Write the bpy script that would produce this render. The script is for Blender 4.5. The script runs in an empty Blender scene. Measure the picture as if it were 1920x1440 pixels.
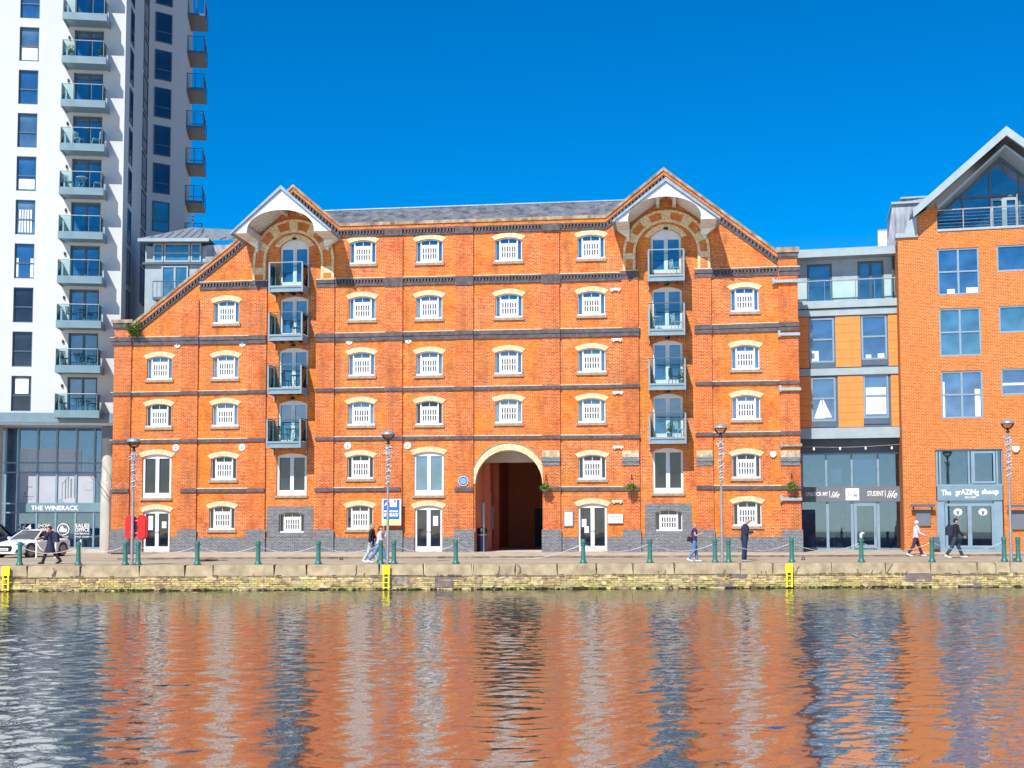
import bpy, bmesh, math, random
from mathutils import Vector, Matrix
from mathutils.geometry import tessellate_polygon
random.seed(7)
R = math.radians
scene = bpy.context.scene
COL = scene.collection

# ---------------------------------------------------------------- camera
F_PX, PITCH, ROLL, CAM_Z = 2400.0, R(3.846), R(0.138), 1.7
PY0 = 816.0                                # principal point: the lens is shifted up a little
CP, SP, CR, SR = math.cos(PITCH), math.sin(PITCH), math.cos(ROLL), math.sin(ROLL)
cam_d = bpy.data.cameras.new('camera')
cam_d.sensor_width = 36.0
cam_d.lens = F_PX / 1920 * 36
cam_d.clip_end = 3000
cam_d.shift_y = (PY0 - 720) / 1920
cam = bpy.data.objects.new('camera', cam_d)
COL.objects.link(cam)
_R0, _F, _U0 = Vector((1, 0, 0)), Vector((0, CP, SP)), Vector((0, -SP, CP))
_Rt = CR * _R0 - SR * _U0
_Up = SR * _R0 + CR * _U0
m = Matrix((_Rt, _Up, -_F)).transposed().to_4x4()
m.translation = (0, 0, CAM_Z)
cam.matrix_world = m
scene.camera = cam

# ---------------------------------------------------------------- sky, sun, exposure
SUN_EL, SUN_AZ = R(45.5), R(23.6)          # azimuth measured from -Y towards -X
sun_dir = Vector((-math.sin(SUN_AZ) * math.cos(SUN_EL), -math.cos(SUN_AZ) * math.cos(SUN_EL), math.sin(SUN_EL)))
world = bpy.data.worlds.new('World')
scene.world = world
world.use_nodes = True
nt = world.node_tree
nt.nodes.clear()
sky = nt.nodes.new('ShaderNodeTexSky')
sky.sky_type = 'NISHITA'
sky.sun_disc = False
sky.sun_elevation = SUN_EL
sky.sun_rotation = math.atan2(sun_dir.x, sun_dir.y)
sky.air_density = 0.85
sky.dust_density = 0.0
sky.ozone_density = 3.0
hs = nt.nodes.new('ShaderNodeHueSaturation')
hs.inputs['Saturation'].default_value = 1.55
hs.inputs['Hue'].default_value = 0.504
bg = nt.nodes.new('ShaderNodeBackground')
bg.inputs['Strength'].default_value = 0.105
wo = nt.nodes.new('ShaderNodeOutputWorld')
tcw = nt.nodes.new('ShaderNodeTexCoord'); sxw = nt.nodes.new('ShaderNodeSeparateXYZ'); mrw = nt.nodes.new('ShaderNodeMapRange')
nt.links.new(tcw.outputs['Generated'], sxw.inputs[0]); nt.links.new(sxw.outputs[2], mrw.inputs[0])
mrw.inputs[1].default_value = 0.03; mrw.inputs[2].default_value = 0.19; mrw.inputs[3].default_value = 0.85; mrw.inputs[4].default_value = 1.55
nt.links.new(mrw.outputs[0], hs.inputs['Saturation'])
nt.links.new(sky.outputs[0], hs.inputs['Color'])
nt.links.new(hs.outputs[0], bg.inputs['Color'])
nt.links.new(bg.outputs[0], wo.inputs['Surface'])
sun_d = bpy.data.lights.new('sun', 'SUN')
sun_d.energy = 4.4
sun_d.angle = R(0.5)
sun_d.color = (1.0, 0.95, 0.86)
sun = bpy.data.objects.new('sun', sun_d)
sun.rotation_euler = (-sun_dir).to_track_quat('-Z', 'Y').to_euler()
sun.location = (-30, -30, 60)
COL.objects.link(sun)
scene.view_settings.view_transform = 'Standard'
scene.view_settings.look = 'None'
scene.view_settings.gamma = 1.0
scene.view_settings.exposure = 0.6

# ---------------------------------------------------------------- helpers
class MB:
    def __init__(s): s.v, s.f, s.m = [], [], []
    def add(s, vs, fs, mi=0):
        b = len(s.v); s.v += [tuple(v) for v in vs]
        s.f += [tuple(b + i for i in f) for f in fs]; s.m += [mi] * len(fs)
    def box(s, x0, x1, y0, y1, z0, z1, mi=0):
        s.add([(x0,y0,z0),(x1,y0,z0),(x1,y1,z0),(x0,y1,z0),(x0,y0,z1),(x1,y0,z1),(x1,y1,z1),(x0,y1,z1)],
              [(0,1,2,3),(7,6,5,4),(0,4,5,1),(1,5,6,2),(2,6,7,3),(3,7,4,0)], mi)
    def prism(s, poly, y0, y1, mi=0, holes=()):
        loops = [list(poly)] + [list(h) for h in holes]
        tris = tessellate_polygon([[Vector((p[0], p[1], 0)) for p in l] for l in loops])
        flat = [p for l in loops for p in l]; n = len(flat)
        vs = [(p[0], y0, p[1]) for p in flat] + [(p[0], y1, p[1]) for p in flat]
        fs = [tuple(t) for t in tris] + [tuple(i + n for i in reversed(t)) for t in tris]
        o = 0
        for l in loops:
            k = len(l)
            for i in range(k):
                a, b = o + i, o + (i + 1) % k
                fs.append((a, b, b + n, a + n))
            o += k
        s.add(vs, fs, mi)
    def strip(s, P, o0, o1, y0, y1, mi=0):      # polyline in xz, vertical offsets below it
        for (a, b) in zip(P[:-1], P[1:]):
            s.prism([(a[0], a[1]-o1), (b[0], b[1]-o1), (b[0], b[1]-o0), (a[0], a[1]-o0)], y0, y1, mi)
    def tube(s, pts, r, n=6, mi=0, cap=True):
        pts = [Vector(p) for p in pts]; rings = []
        rr = r if isinstance(r, (list, tuple)) else [r] * len(pts)
        for i, p in enumerate(pts):
            d = (pts[min(i+1, len(pts)-1)] - pts[max(i-1, 0)])
            d = d.normalized() if d.length > 1e-9 else Vector((0,0,1))
            if i == 0:
                a = Vector((0,0,1)) if abs(d.z) < .9 else Vector((1,0,0))
                x = d.cross(a).normalized()
            else:
                x = x - d*x.dot(d)
                x = x.normalized() if x.length > 1e-6 else d.orthogonal().normalized()
            y = d.cross(x).normalized()
            rings.append([p + rr[i]*(math.cos(t)*x + math.sin(t)*y) for t in [2*math.pi*k/n for k in range(n)]])
        vs = [v for ring in rings for v in ring]; fs = []
        for i in range(len(pts)-1):
            for k in range(n):
                a, b = i*n+k, i*n+(k+1) % n
                fs.append((a, b, b+n, a+n))
        if cap:
            fs.append(tuple(range(n))); fs.append(tuple((len(pts)-1)*n + k for k in range(n)))
        s.add(vs, fs, mi)
    def lathe(s, prof, n=16, c=(0,0,0), mi=0, axis='z'):
        vs = []; fs = []
        for (r, h) in prof:
            for k in range(n):
                t = 2*math.pi*k/n; a, b = r*math.cos(t), r*math.sin(t)
                if axis == 'z': vs.append((c[0]+a, c[1]+b, c[2]+h))
                elif axis == 'y': vs.append((c[0]+a, c[1]+h, c[2]+b))
                else: vs.append((c[0]+h, c[1]+a, c[2]+b))
        for i in range(len(prof)-1):
            for k in range(n):
                a, b = i*n+k, i*n+(k+1) % n
                fs.append((a, b, b+n, a+n))
        fs.append(tuple(range(n))); fs.append(tuple((len(prof)-1)*n+k for k in range(n)))
        s.add(vs, fs, mi)
    def ell(s, c, r, n=10, m=7, mi=0):
        prof = [(math.sin(math.pi*i/m), -math.cos(math.pi*i/m)) for i in range(m+1)]
        vs = []; fs = []
        for (q, h) in prof:
            for k in range(n):
                t = 2*math.pi*k/n
                vs.append((c[0]+r[0]*max(q,.02)*math.cos(t), c[1]+r[1]*max(q,.02)*math.sin(t), c[2]+r[2]*h))
        for i in range(m):
            for k in range(n):
                a, b = i*n+k, i*n+(k+1) % n
                fs.append((a, b, b+n, a+n))
        fs.append(tuple(range(n))); fs.append(tuple(m*n+k for k in range(n)))
        s.add(vs, fs, mi)
    def mesh(s, name, mats, smooth=False):
        me = bpy.data.meshes.new(name)
        me.from_pydata(s.v, [], s.f)
        for x in (mats if isinstance(mats, (list, tuple)) else [mats]): me.materials.append(x)
        me.polygons.foreach_set('material_index', s.m)
        bm = bmesh.new(); bm.from_mesh(me)
        bmesh.ops.recalc_face_normals(bm, faces=bm.faces)
        bm.to_mesh(me); bm.free()
        if smooth:
            me.polygons.foreach_set('use_smooth', [True]*len(me.polygons))
            try: me.set_sharp_from_angle(angle=R(40))
            except Exception: pass
        me.update()
        return me
    def build_split(s, name, mats, parent=None, loc=(0,0,0), rz=0, smooth=False, tol=.015):
        # one object per separate piece
        n = len(s.v); par = list(range(n))
        def fd(a):
            while par[a] != a: par[a] = par[par[a]]; a = par[a]
            return a
        for f in s.f:
            for q in f[1:]: par[fd(q)] = fd(f[0])
        isl = {}
        for i in range(n): isl.setdefault(fd(i), []).append(i)
        keys = list(isl); bb = []
        for k in keys:
            P = [s.v[i] for i in isl[k]]; bb.append([min(p[a] for p in P)-tol for a in range(3)] + [max(p[a] for p in P)+tol for a in range(3)])
        g = list(range(len(keys)))
        def fg(a):
            while g[a] != a: a = g[a]
            return a
        for i in range(len(keys)):
            for j in range(i):
                if all(bb[i][a] <= bb[j][a+3] and bb[j][a] <= bb[i][a+3] for a in range(3)): g[fg(i)] = fg(j)
        grp = {}; kidx = {k: i for i, k in enumerate(keys)}
        for f, m_ in zip(s.f, s.m): grp.setdefault(fg(kidx[fd(f[0])]), []).append((f, m_))
        outs = []
        for fs in grp.values():
            used = sorted({i for f, _ in fs for i in f}); mp = {o: i for i, o in enumerate(used)}
            b = MB(); b.v = [s.v[i] for i in used]; b.f = [tuple(mp[i] for i in f) for f, _ in fs]; b.m = [m_ for _, m_ in fs]
            outs.append(b.build(name, mats, parent, loc, rz, smooth))
        return outs
    def build(s, name, mats, parent=None, loc=(0,0,0), rz=0, smooth=False):
        return link(name, s.mesh(name, mats, smooth), parent, loc, rz)

def link(name, me, parent=None, loc=(0,0,0), rz=0):
    o = bpy.data.objects.new(name, me)
    COL.objects.link(o); o.parent = parent; o.location = loc
    if rz: o.rotation_euler = (0, 0, rz)
    return o
def empty(name, loc, rz=0):
    return link(name, None, None, loc, rz)
def tag(o, label=None, cat=None, group=None, kind=None):
    if label: o['label'] = label
    if cat: o['category'] = cat
    if group: o['group'] = group
    if kind: o['kind'] = kind
    return o
def copy_tree(o, parent=None):
    c = o.copy(); COL.objects.link(c)
    if parent is not None: c.parent = parent
    for ch in list(o.children): copy_tree(ch, c)
    return c
def ray(px, py):
    dx, dy = px - 960, py - PY0
    u, v = CR*dx - SR*dy, SR*dx + CR*dy
    zc = -v / F_PX; xc = u / F_PX
    return Vector((xc, CP - zc*SP, SP + zc*CP))
def ground(px, py, z=0.0):
    d = ray(px, py); t = (z - CAM_Z) / d.z
    return Vector((d.x*t, d.y*t, z))
def vplane(px, py, Y):
    d = ray(px, py); t = Y / d.y
    return Vector((d.x*t, Y, CAM_Z + d.z*t))
class Bld:
    def __init__(s, O, yaw):                   # yaw > 0: right end nearer
        s.O = Vector(O); s.yaw = yaw
        s.dx = Vector((math.cos(yaw), -math.sin(yaw), 0)); s.dy = Vector((math.sin(yaw), math.cos(yaw), 0))
    def at(s, px, py, d=0.0):
        r = ray(px, py); c = Vector((0, 0, CAM_Z))
        t = (d - (c - s.O).dot(s.dy)) / r.dot(s.dy)
        p = c + r*t
        return ((p - s.O).dot(s.dx), p.z)
    def X(s, px, py, d=0.0): return s.at(px, py, d)[0]
    def Z(s, px, py, d=0.0): return s.at(px, py, d)[1]

def arch_poly(x0, x1, z0, z1, rise, n=8):       # arch crown at z1
    pts = [(x0, z0), (x1, z0)]
    w = (x1-x0)/2; cx = (x0+x1)/2
    if rise <= 0: return pts + [(x1, z1), (x0, z1)]
    r = (w*w + rise*rise)/(2*rise); cz = z1 - r; a = math.asin(min(1, w/r))
    if rise > w - 1e-6: a = math.pi/2
    for i in range(n+1):
        t = a - 2*a*i/n
        pts.append((cx + r*math.sin(t), cz + r*math.cos(t)))
    return pts
def arch_ring(x0, x1, z1, rise, th, n=8, splay=0.0):
    w = (x1-x0)/2; cx = (x0+x1)/2
    r = (w*w + rise*rise)/(2*rise); cz = z1 - r; a = math.asin(min(1, w/r))
    ins = [(cx + r*math.sin(a-2*a*i/n), cz + r*math.cos(a-2*a*i/n)) for i in range(n+1)]
    b = a + splay/r
    out = [(cx + (r+th)*math.sin(b-2*b*i/n), cz + (r+th)*math.cos(b-2*b*i/n)) for i in range(n+1)]
    return ins + out[::-1]

def text_mesh(body, height=None, width=None, mat=None, shear=0.0, depth=0.01, bold=0.0):
    c = bpy.data.curves.new('lettering', 'FONT')
    c.body = body; c.size = 1.0; c.align_x = 'CENTER'; c.extrude = 0.0; c.shear = shear; c.offset = bold
    c.resolution_u = 2
    o = bpy.data.objects.new('lettering', c)
    COL.objects.link(o)
    dg = bpy.context.evaluated_depsgraph_get()
    me = bpy.data.meshes.new_from_object(o.evaluated_get(dg))
    COL.objects.unlink(o); bpy.data.objects.remove(o)
    xs = [v.co.x for v in me.vertices]; ys = [v.co.y for v in me.vertices]
    cx, cy = (min(xs)+max(xs))/2, (min(ys)+max(ys))/2
    sx = sy = None
    if width: sx = width/(max(xs)-min(xs))
    if height: sy = height/(max(ys)-min(ys))
    sx = sx or sy; sy = sy or sx
    for v in me.vertices:
        v.co = ((v.co.x-cx)*sx, 0.0, (v.co.y-cy)*sy)
    me.materials.clear(); me.materials.append(mat)
    return me
def text(name, body, parent, x, y, z, mat, height=None, width=None, shear=0.0, bold=0.0):
    me = text_mesh(body, height, width, mat, shear, 0.0, bold)
    return link(name, me, parent, (x, y, z))

# ---------------------------------------------------------------- materials
def new_mat(name):
    m = bpy.data.materials.new(name); m.use_nodes = True
    return m, m.node_tree, m.node_tree.nodes['Principled BSDF']
def mixc(t, fac, a, b, mode='MIX'):
    n = t.nodes.new('ShaderNodeMix'); n.data_type = 'RGBA'; n.blend_type = mode
    for sock, val in ((n.inputs[0], fac), (n.inputs[6], a), (n.inputs[7], b)):
        if isinstance(val, (int, float)): sock.default_value = val
        elif isinstance(val, tuple): sock.default_value = (*val, 1) if len(val) == 3 else val
        else: t.links.new(val, sock)
    return n.outputs[2]
def noise(t, vec, scale, detail=3, rough=.55):
    n = t.nodes.new('ShaderNodeTexNoise')
    n.inputs['Scale'].default_value = scale; n.inputs['Detail'].default_value = detail; n.inputs['Roughness'].default_value = rough
    t.links.new(vec, n.inputs['Vector']); return n.outputs['Fac']
def ramp(t, fac, p0, p1):
    n = t.nodes.new('ShaderNodeMapRange'); n.inputs[1].default_value = p0; n.inputs[2].default_value = p1
    t.links.new(fac, n.inputs[0]); return n.outputs[0]
def objcoord(t, scale=(1,1,1)):
    c = t.nodes.new('ShaderNodeTexCoord'); mp = t.nodes.new('ShaderNodeMapping')
    mp.inputs['Scale'].default_value = scale
    t.links.new(c.outputs['Object'], mp.inputs['Vector']); return mp.outputs[0]
def mat(name, col, rough=.6, metal=0, var=.12, vscale=2.0, ior=1.45, bump=0, col2=None, stretch=(1,1,1), emit=None):
    m, t, b = new_mat(name)
    b.inputs['Roughness'].default_value = rough; b.inputs['Metallic'].default_value = metal; b.inputs['IOR'].default_value = ior
    v = objcoord(t, stretch); f = noise(t, v, vscale)
    c2 = col2 or tuple(x*(1-var*2) for x in col)
    c1 = col if col2 else tuple(min(1, x*(1+var)) for x in col)
    t.links.new(mixc(t, ramp(t, f, .3, .7), c1, c2), b.inputs['Base Color'])
    if bump:
        bn = t.nodes.new('ShaderNodeBump'); bn.inputs['Strength'].default_value = bump; bn.inputs['Distance'].default_value = .01
        t.links.new(noise(t, v, vscale*12, 2), bn.inputs['Height']); t.links.new(bn.outputs[0], b.inputs['Normal'])
    return m
def brick(name, c1, c2, mortar, patch, bw=.225, bh=.075, ms=.012, msmooth=.1, patch_scale=.35, patch2=None, pf=.6, axis='x', bump=.4, soot=0.0, speck=.6):
    m, t, b = new_mat(name)
    b.inputs['Roughness'].default_value = .85; b.inputs['Specular IOR Level'].default_value = .2
    c = t.nodes.new('ShaderNodeTexCoord'); sx = t.nodes.new('ShaderNodeSeparateXYZ'); cb = t.nodes.new('ShaderNodeCombineXYZ')
    t.links.new(c.outputs['Object'], sx.inputs[0])
    ad = t.nodes.new('ShaderNodeMath'); ad.operation = 'ADD'
    t.links.new(sx.outputs[0], ad.inputs[0]); t.links.new(sx.outputs[1], ad.inputs[1])
    t.links.new(ad.outputs[0], cb.inputs[0]); t.links.new(sx.outputs[2], cb.inputs[1])
    bt = t.nodes.new('ShaderNodeTexBrick')
    bt.inputs['Scale'].default_value = 1; bt.inputs['Brick Width'].default_value = bw; bt.inputs['Row Height'].default_value = bh
    bt.inputs['Mortar Size'].default_value = ms; bt.inputs['Mortar Smooth'].default_value = msmooth; bt.inputs['Bias'].default_value = -.1
    bt.inputs['Color1'].default_value = (*c1, 1); bt.inputs['Color2'].default_value = (*c2, 1); bt.inputs['Mortar'].default_value = (*mortar, 1)
    t.links.new(cb.outputs[0], bt.inputs['Vector'])
    f = noise(t, c.outputs['Object'], patch_scale, 5, .6)
    col = mixc(t, ramp(t, f, .42, .62), bt.outputs['Color'], mixc(t, pf, bt.outputs['Color'], patch))
    if patch2:
        f2 = noise(t, cb.outputs[0], patch_scale*2.7, 6, .65)
        col = mixc(t, ramp(t, f2, .5, .7), col, mixc(t, .5, col, patch2))
    mp9 = t.nodes.new('ShaderNodeMapping'); mp9.inputs['Scale'].default_value = (4.5, 13, 1); t.links.new(cb.outputs[0], mp9.inputs[0])
    f3 = noise(t, mp9.outputs[0], 1, 3, .75)
    col = mixc(t, speck, col, mixc(t, ramp(t, f3, .3, .7), (.38,.33,.30), (1.6,1.6,1.6)), 'MULTIPLY')
    f5 = noise(t, cb.outputs[0], 1.7, 5, .7)
    col = mixc(t, speck*.8, col, mixc(t, ramp(t, f5, .3, .72), (.66,.58,.52), (1.22,1.22,1.2)), 'MULTIPLY')
    if soot:
        mp = t.nodes.new('ShaderNodeMapping'); mp.inputs['Scale'].default_value = (1.6, .18, 1)
        t.links.new(cb.outputs[0], mp.inputs[0])
        f4 = noise(t, mp.outputs[0], 1.0, 4, .6)
        col = mixc(t, ramp(t, f4, .48, .68), col, mixc(t, soot, col, (.12,.06,.035)))
    t.links.new(col, b.inputs['Base Color'])
    bn = t.nodes.new('ShaderNodeBump'); bn.inputs['Strength'].default_value = bump; bn.inputs['Distance'].default_value = .01
    inv = t.nodes.new('ShaderNodeMath'); inv.operation = 'SUBTRACT'; inv.inputs[0].default_value = 1
    t.links.new(bt.outputs['Fac'], inv.inputs[1]); t.links.new(inv.outputs[0], bn.inputs['Height']); t.links.new(bn.outputs[0], b.inputs['Normal'])
    return m
def glass_dark(name, c, c2, ior=2.0, rough=.02, wob=.0):
    m, t, b = new_mat(name)
    b.inputs['Roughness'].default_value = rough; b.inputs['IOR'].default_value = ior + .2
    oi = t.nodes.new('ShaderNodeObjectInfo')
    col = mixc(t, oi.outputs['Random'], c, c2)
    t.links.new(mixc(t, ramp(t, noise(t, objcoord(t), .8, 2), .35, .65), col, tuple(x*.5 for x in c)), b.inputs['Base Color'])
    bn = t.nodes.new('ShaderNodeBump'); bn.inputs['Strength'].default_value = .25; bn.inputs['Distance'].default_value = .02
    t.links.new(noise(t, objcoord(t), 1.3, 1), bn.inputs['Height']); t.links.new(bn.outputs[0], b.inputs['Normal'])
    return m
def glass_clear(name, tint, refl=.12, rough=.02, gtint=(.85,.95,1)):
    m = bpy.data.materials.new(name); m.use_nodes = True; t = m.node_tree; t.nodes.clear()
    tr = t.nodes.new('ShaderNodeBsdfTransparent'); tr.inputs[0].default_value = (*tint, 1)
    gl = t.nodes.new('ShaderNodeBsdfGlossy'); gl.inputs['Roughness'].default_value = rough; gl.inputs[0].default_value = (*gtint,1)
    fr = t.nodes.new('ShaderNodeLayerWeight'); fr.inputs[0].default_value = refl
    mx = t.nodes.new('ShaderNodeMixShader'); o = t.nodes.new('ShaderNodeOutputMaterial')
    t.links.new(fr.outputs['Fresnel'], mx.inputs[0]); t.links.new(tr.outputs[0], mx.inputs[1]); t.links.new(gl.outputs[0], mx.inputs[2])
    t.links.new(mx.outputs[0], o.inputs[0]); return m

M = {}
M['brick'] = brick('orange brick', (.60,.135,.022), (.37,.056,.014), (.66,.37,.18), (.66,.20,.020), ms=.012, patch2=(.40,.045,.016), pf=.75, soot=.38, speck=.6, patch_scale=.33)
M['brick_pil'] = brick('redder pier brick', (.56,.105,.020), (.34,.05,.014), (.64,.34,.16), (.60,.15,.02), ms=.012, patch2=(.42,.05,.016), pf=.5, soot=.42, speck=.55, patch_scale=.4)
M['brick_mod'] = brick('new orange brick', (.52,.135,.022), (.38,.085,.016), (.58,.33,.15), (.54,.15,.022), bw=.225, bh=.075, ms=.011, pf=.3, speck=.4)
M['brick_blue'] = brick('blue engineering brick', (.13,.145,.17), (.09,.10,.125), (.28,.29,.30), (.17,.17,.18), pf=.5)
M['brick_in'] = brick('passage brick', (.72,.20,.11), (.64,.16,.09), (.60,.30,.20), (.66,.18,.10), pf=.4, speck=.15)
M['block'] = mat('weathered cream block', (.52,.42,.27), .85, var=.25, vscale=4, bump=.3)
M['band'] = mat('plum brick band', (.10,.085,.095), .8, var=.22, vscale=4, bump=.3)
M['cream'] = mat('cream voussoirs', (.68,.53,.32), .8, var=.18, vscale=9, bump=.3)
M['stone'] = mat('weathered sill stone', (.36,.27,.19), .85, var=.2, vscale=5, bump=.3)
M['coping'] = mat('weathered coping stone', (.34,.25,.17), .9, var=.3, vscale=3, bump=.5)
M['white'] = mat('white gloss paint', (.64,.65,.65), .35, var=.04)
M['soffit'] = mat('painted soffit boards', (.68,.66,.60), .6, var=.12, vscale=3, stretch=(1,1,4))
M['lead'] = mat('lead verge', (.26,.33,.40), .45, var=.12, vscale=4, metal=.3)
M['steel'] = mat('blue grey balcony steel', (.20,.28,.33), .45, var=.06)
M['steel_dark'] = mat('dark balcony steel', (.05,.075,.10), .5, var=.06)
M['glass'] = glass_dark('blue window glass', (.025,.08,.20), (.06,.15,.30), 2.3)
M['glass_navy'] = glass_dark('navy window glass', (.012,.018,.06), (.03,.035,.10), 1.6)
M['glass_blk'] = glass_dark('black window glass', (.010,.012,.022), (.025,.032,.05), 1.5)
M['glass_teal'] = glass_dark('teal window glass', (.03,.13,.22), (.06,.18,.28), 2.3)
M['glass_bal'] = glass_clear('balustrade glass', (.80,.91,.92), .16)
M['glass_shop'] = glass_clear('shop glass', (.68,.80,.90), .56, gtint=(.62,.82,1.0))
M['glass_lt'] = glass_dark('pale window glass', (.06,.13,.22), (.16,.26,.36), 2.0)
M['slot'] = mat('dark slot', (.05,.055,.06), .6)
M['render'] = mat('white render', (.52,.54,.54), .85, var=.035, vscale=.25, stretch=(1,1,.15))
M['frame'] = mat('slate grey frame', (.075,.11,.155), .45, var=.06)
M['frame_lt'] = mat('light grey blue frame', (.20,.29,.37), .45, var=.06)
M['canopy'] = mat('painted metal fascia', (.16,.25,.30), .45, var=.06)
M['concrete'] = mat('pale concrete', (.50,.47,.41), .85, var=.12, vscale=2, bump=.3, stretch=(1,1,.3))
M['zinc'] = mat('zinc sheet', (.36,.41,.45), .42, var=.12, vscale=3, metal=.5)
M['zinc_old'] = mat('streaked zinc', (.30,.32,.37), .5, var=.25, vscale=6, metal=.3, stretch=(1,1,.15))
M['clad'] = mat('orange cladding', (.72,.235,.05), .55, var=.05)
M['grey_lt'] = mat('light grey fascia', (.30,.37,.41), .5, var=.06)
M['grey_sign'] = mat('grey sign board', (.13,.15,.18), .5, var=.04)
M['grey_pan'] = mat('grey wall panel', (.16,.21,.25), .6, var=.05)
M['teal'] = mat('teal cast iron paint', (.035,.15,.13), .4, var=.12, vscale=8)
M['galv'] = mat('galvanised steel', (.30,.29,.30), .5, metal=.4, var=.12, vscale=5)
M['red'] = mat('red plastic', (.62,.006,.005), .45, var=.04)
M['yellow'] = mat('yellow paint', (.80,.68,.01), .5, var=.08)
M['blue_sign'] = mat('blue sign', (.02,.13,.42), .5, var=.04)
M['lime'] = mat('lime sign', (.75,.75,.22), .5, var=.04)
M['paper'] = mat('paper', (.68,.74,.78), .8, var=.04)
M['black'] = mat('black', (.012,.012,.015), .5)
M['rubber'] = mat('rubber', (.02,.02,.022), .85)
M['plaster'] = mat('passage plaster', (.52,.49,.44), .9, var=.08)
M['chain'] = mat('pale chain', (.45,.42,.40), .5, metal=.4)
M['leafy'] = mat('hanging leaves', (.10,.24,.03), .7, col2=(.05,.13,.02), vscale=20)
M['leafdk'] = mat('dark buddleia leaves', (.06,.15,.02), .7, col2=(.03,.08,.012), vscale=12)
M['bark'] = mat('bare twigs', (.17,.13,.10), .9)
M['letter'] = mat('white lettering', (.85,.85,.83), .5, var=.02)
M['ink'] = mat('grey ink', (.25,.30,.35), .6, var=.02)
M['curtain'] = mat('white curtain', (.72,.75,.74), .9, var=.12, vscale=14, stretch=(1,1,.1))
M['interior'] = mat('pale interior wall', (.46,.54,.60), .8, var=.2, vscale=.7)
M['poster_navy'] = mat('navy window poster', (.012,.03,.10), .5, var=.5, vscale=2.5)
M['wicker'] = mat('furniture metal', (.05,.07,.09), .5)
M['pale_furn'] = mat('pale furniture', (.50,.52,.52), .5)

# slate roof
def slate():
    m, t, b = new_mat('slate roof')
    b.inputs['Roughness'].default_value = .85; b.inputs['Specular IOR Level'].default_value = .1
    c = t.nodes.new('ShaderNodeTexCoord')
    bt = t.nodes.new('ShaderNodeTexBrick'); bt.inputs['Scale'].default_value = 1
    bt.inputs['Brick Width'].default_value = .3; bt.inputs['Row Height'].default_value = .22; bt.inputs['Mortar Size'].default_value = .012
    bt.inputs['Color1'].default_value = (.045,.06,.09,1); bt.inputs['Color2'].default_value = (.13,.15,.19,1); bt.inputs['Mortar'].default_value = (.05,.055,.07,1)
    t.links.new(c.outputs['Object'], bt.inputs['Vector'])
    f = noise(t, c.outputs['Object'], 1.6, 5, .7)
    t.links.new(mixc(t, ramp(t, f, .4, .65), bt.outputs['Color'], (.19,.19,.20)), b.inputs['Base Color'])
    return m
M['slate'] = slate()
# ================================================================ red brick warehouse
B = Bld((0, 66, 0), R(6.868))
ZG = 0.12                                      # raised apron the buildings stand on
whs = tag(empty('brick_warehouse', (0, 66, 0), -B.yaw), 'long orange brick warehouse with two gables, white hoist canopies and a big arched passage', 'building')
uL, uR = B.X(215, 660), B.X(1497, 700)
top_px = [(250, 606), (440, 453), (551, 347), (638, 420), (1136, 404), (1244, 315), (1457, 470)]
TOP = [B.at(*p) for p in top_px]
outline = [(uL, ZG - .3), (uR, ZG - .3), (uR, B.Z(1478, 467)), (TOP[-1][0], B.Z(1457, 467))] + TOP[::-1][0:] + [(TOP[0][0], B.Z(235, 601)), (uL, B.Z(235, 601))]
clean = []
for p in outline:
    if not clean or (abs(p[0]-clean[-1][0]) + abs(p[1]-clean[-1][1])) > .02: clean.append(p)
outline = clean
holes = []
LIN = .30
def lintel_mesh(w, rise, th, splay=.04):
    b = MB(); b.prism(arch_ring(-w/2-.02, w/2+.02, 0, rise, th, 8, splay), -.03, .10); return b
# --- small window prototype: origin at centre of sill top
WW, WH, WR = 1.40, 1.27, .15
def small_window():
    f = MB(); y0, y1 = .10, .16
    op = arch_poly(-WW/2, WW/2, 0, WH, WR)
    t = .045
    pnl0, pnl1 = -.49, .47                     # central slotted panel
    sill_t = .10
    glz = arch_poly(-WW/2+t, WW/2-t, sill_t, WH-t, WR*.9)
    f.prism(op, y0, y1, 0, [glz])              # outer frame
    # inner frame: thick white posts, transom
    f.box(-.49, -.42, y0-.005, y1, sill_t+.001, WH-.10)
    f.box(.42, .49, y0-.005, y1, sill_t+.001, WH-.10)
    f.box(-.418, .418, y0-.004, y1, .93, .975)
    f.box(-.012, .012, y0-.003, y1, .976, WH-.06)
    # panel with slots
    hl = []
    for r_ in (0, 1):
        z0 = .235 + r_*.31; 
        for k in range(6):
            x = -.325 + k*.13
            hl.append([(x-.032, z0), (x+.032, z0), (x+.032, z0+.26), (x-.032, z0+.26)])
    f.prism([(-.418, sill_t+.002), (.418, sill_t+.002), (.418, .928), (-.418, .928)], y0+.006, y1, 0, hl)
    f.box(-WW/2-.05, WW/2+.05, .0, y0-.001, -.002, .09)      # white bottom board
    fr = f.build('window', M['white'])
    g = MB(); g.box(-WW/2+.02, WW/2-.02, .165, .18, .05, WH-.02); 
    gp = g.build('pane', M['glass'], fr)
    s_ = MB(); s_.box(-.39, .39, .161, .1645, .2, .86); s_.build('shutter_backing', M['slot'], fr)
    s = MB(); s.box(-WW/2-.10, WW/2+.10, -.09, .11, -.13, -.003); s.build('sill', M['stone'], fr)
    l = MB(); l.prism(arch_ring(-WW/2-.02, WW/2+.02, WH+.002, WR, .25, 8, .07), -.03, .08); l.build('lintel', M['cream'], fr)
    return fr
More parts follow.
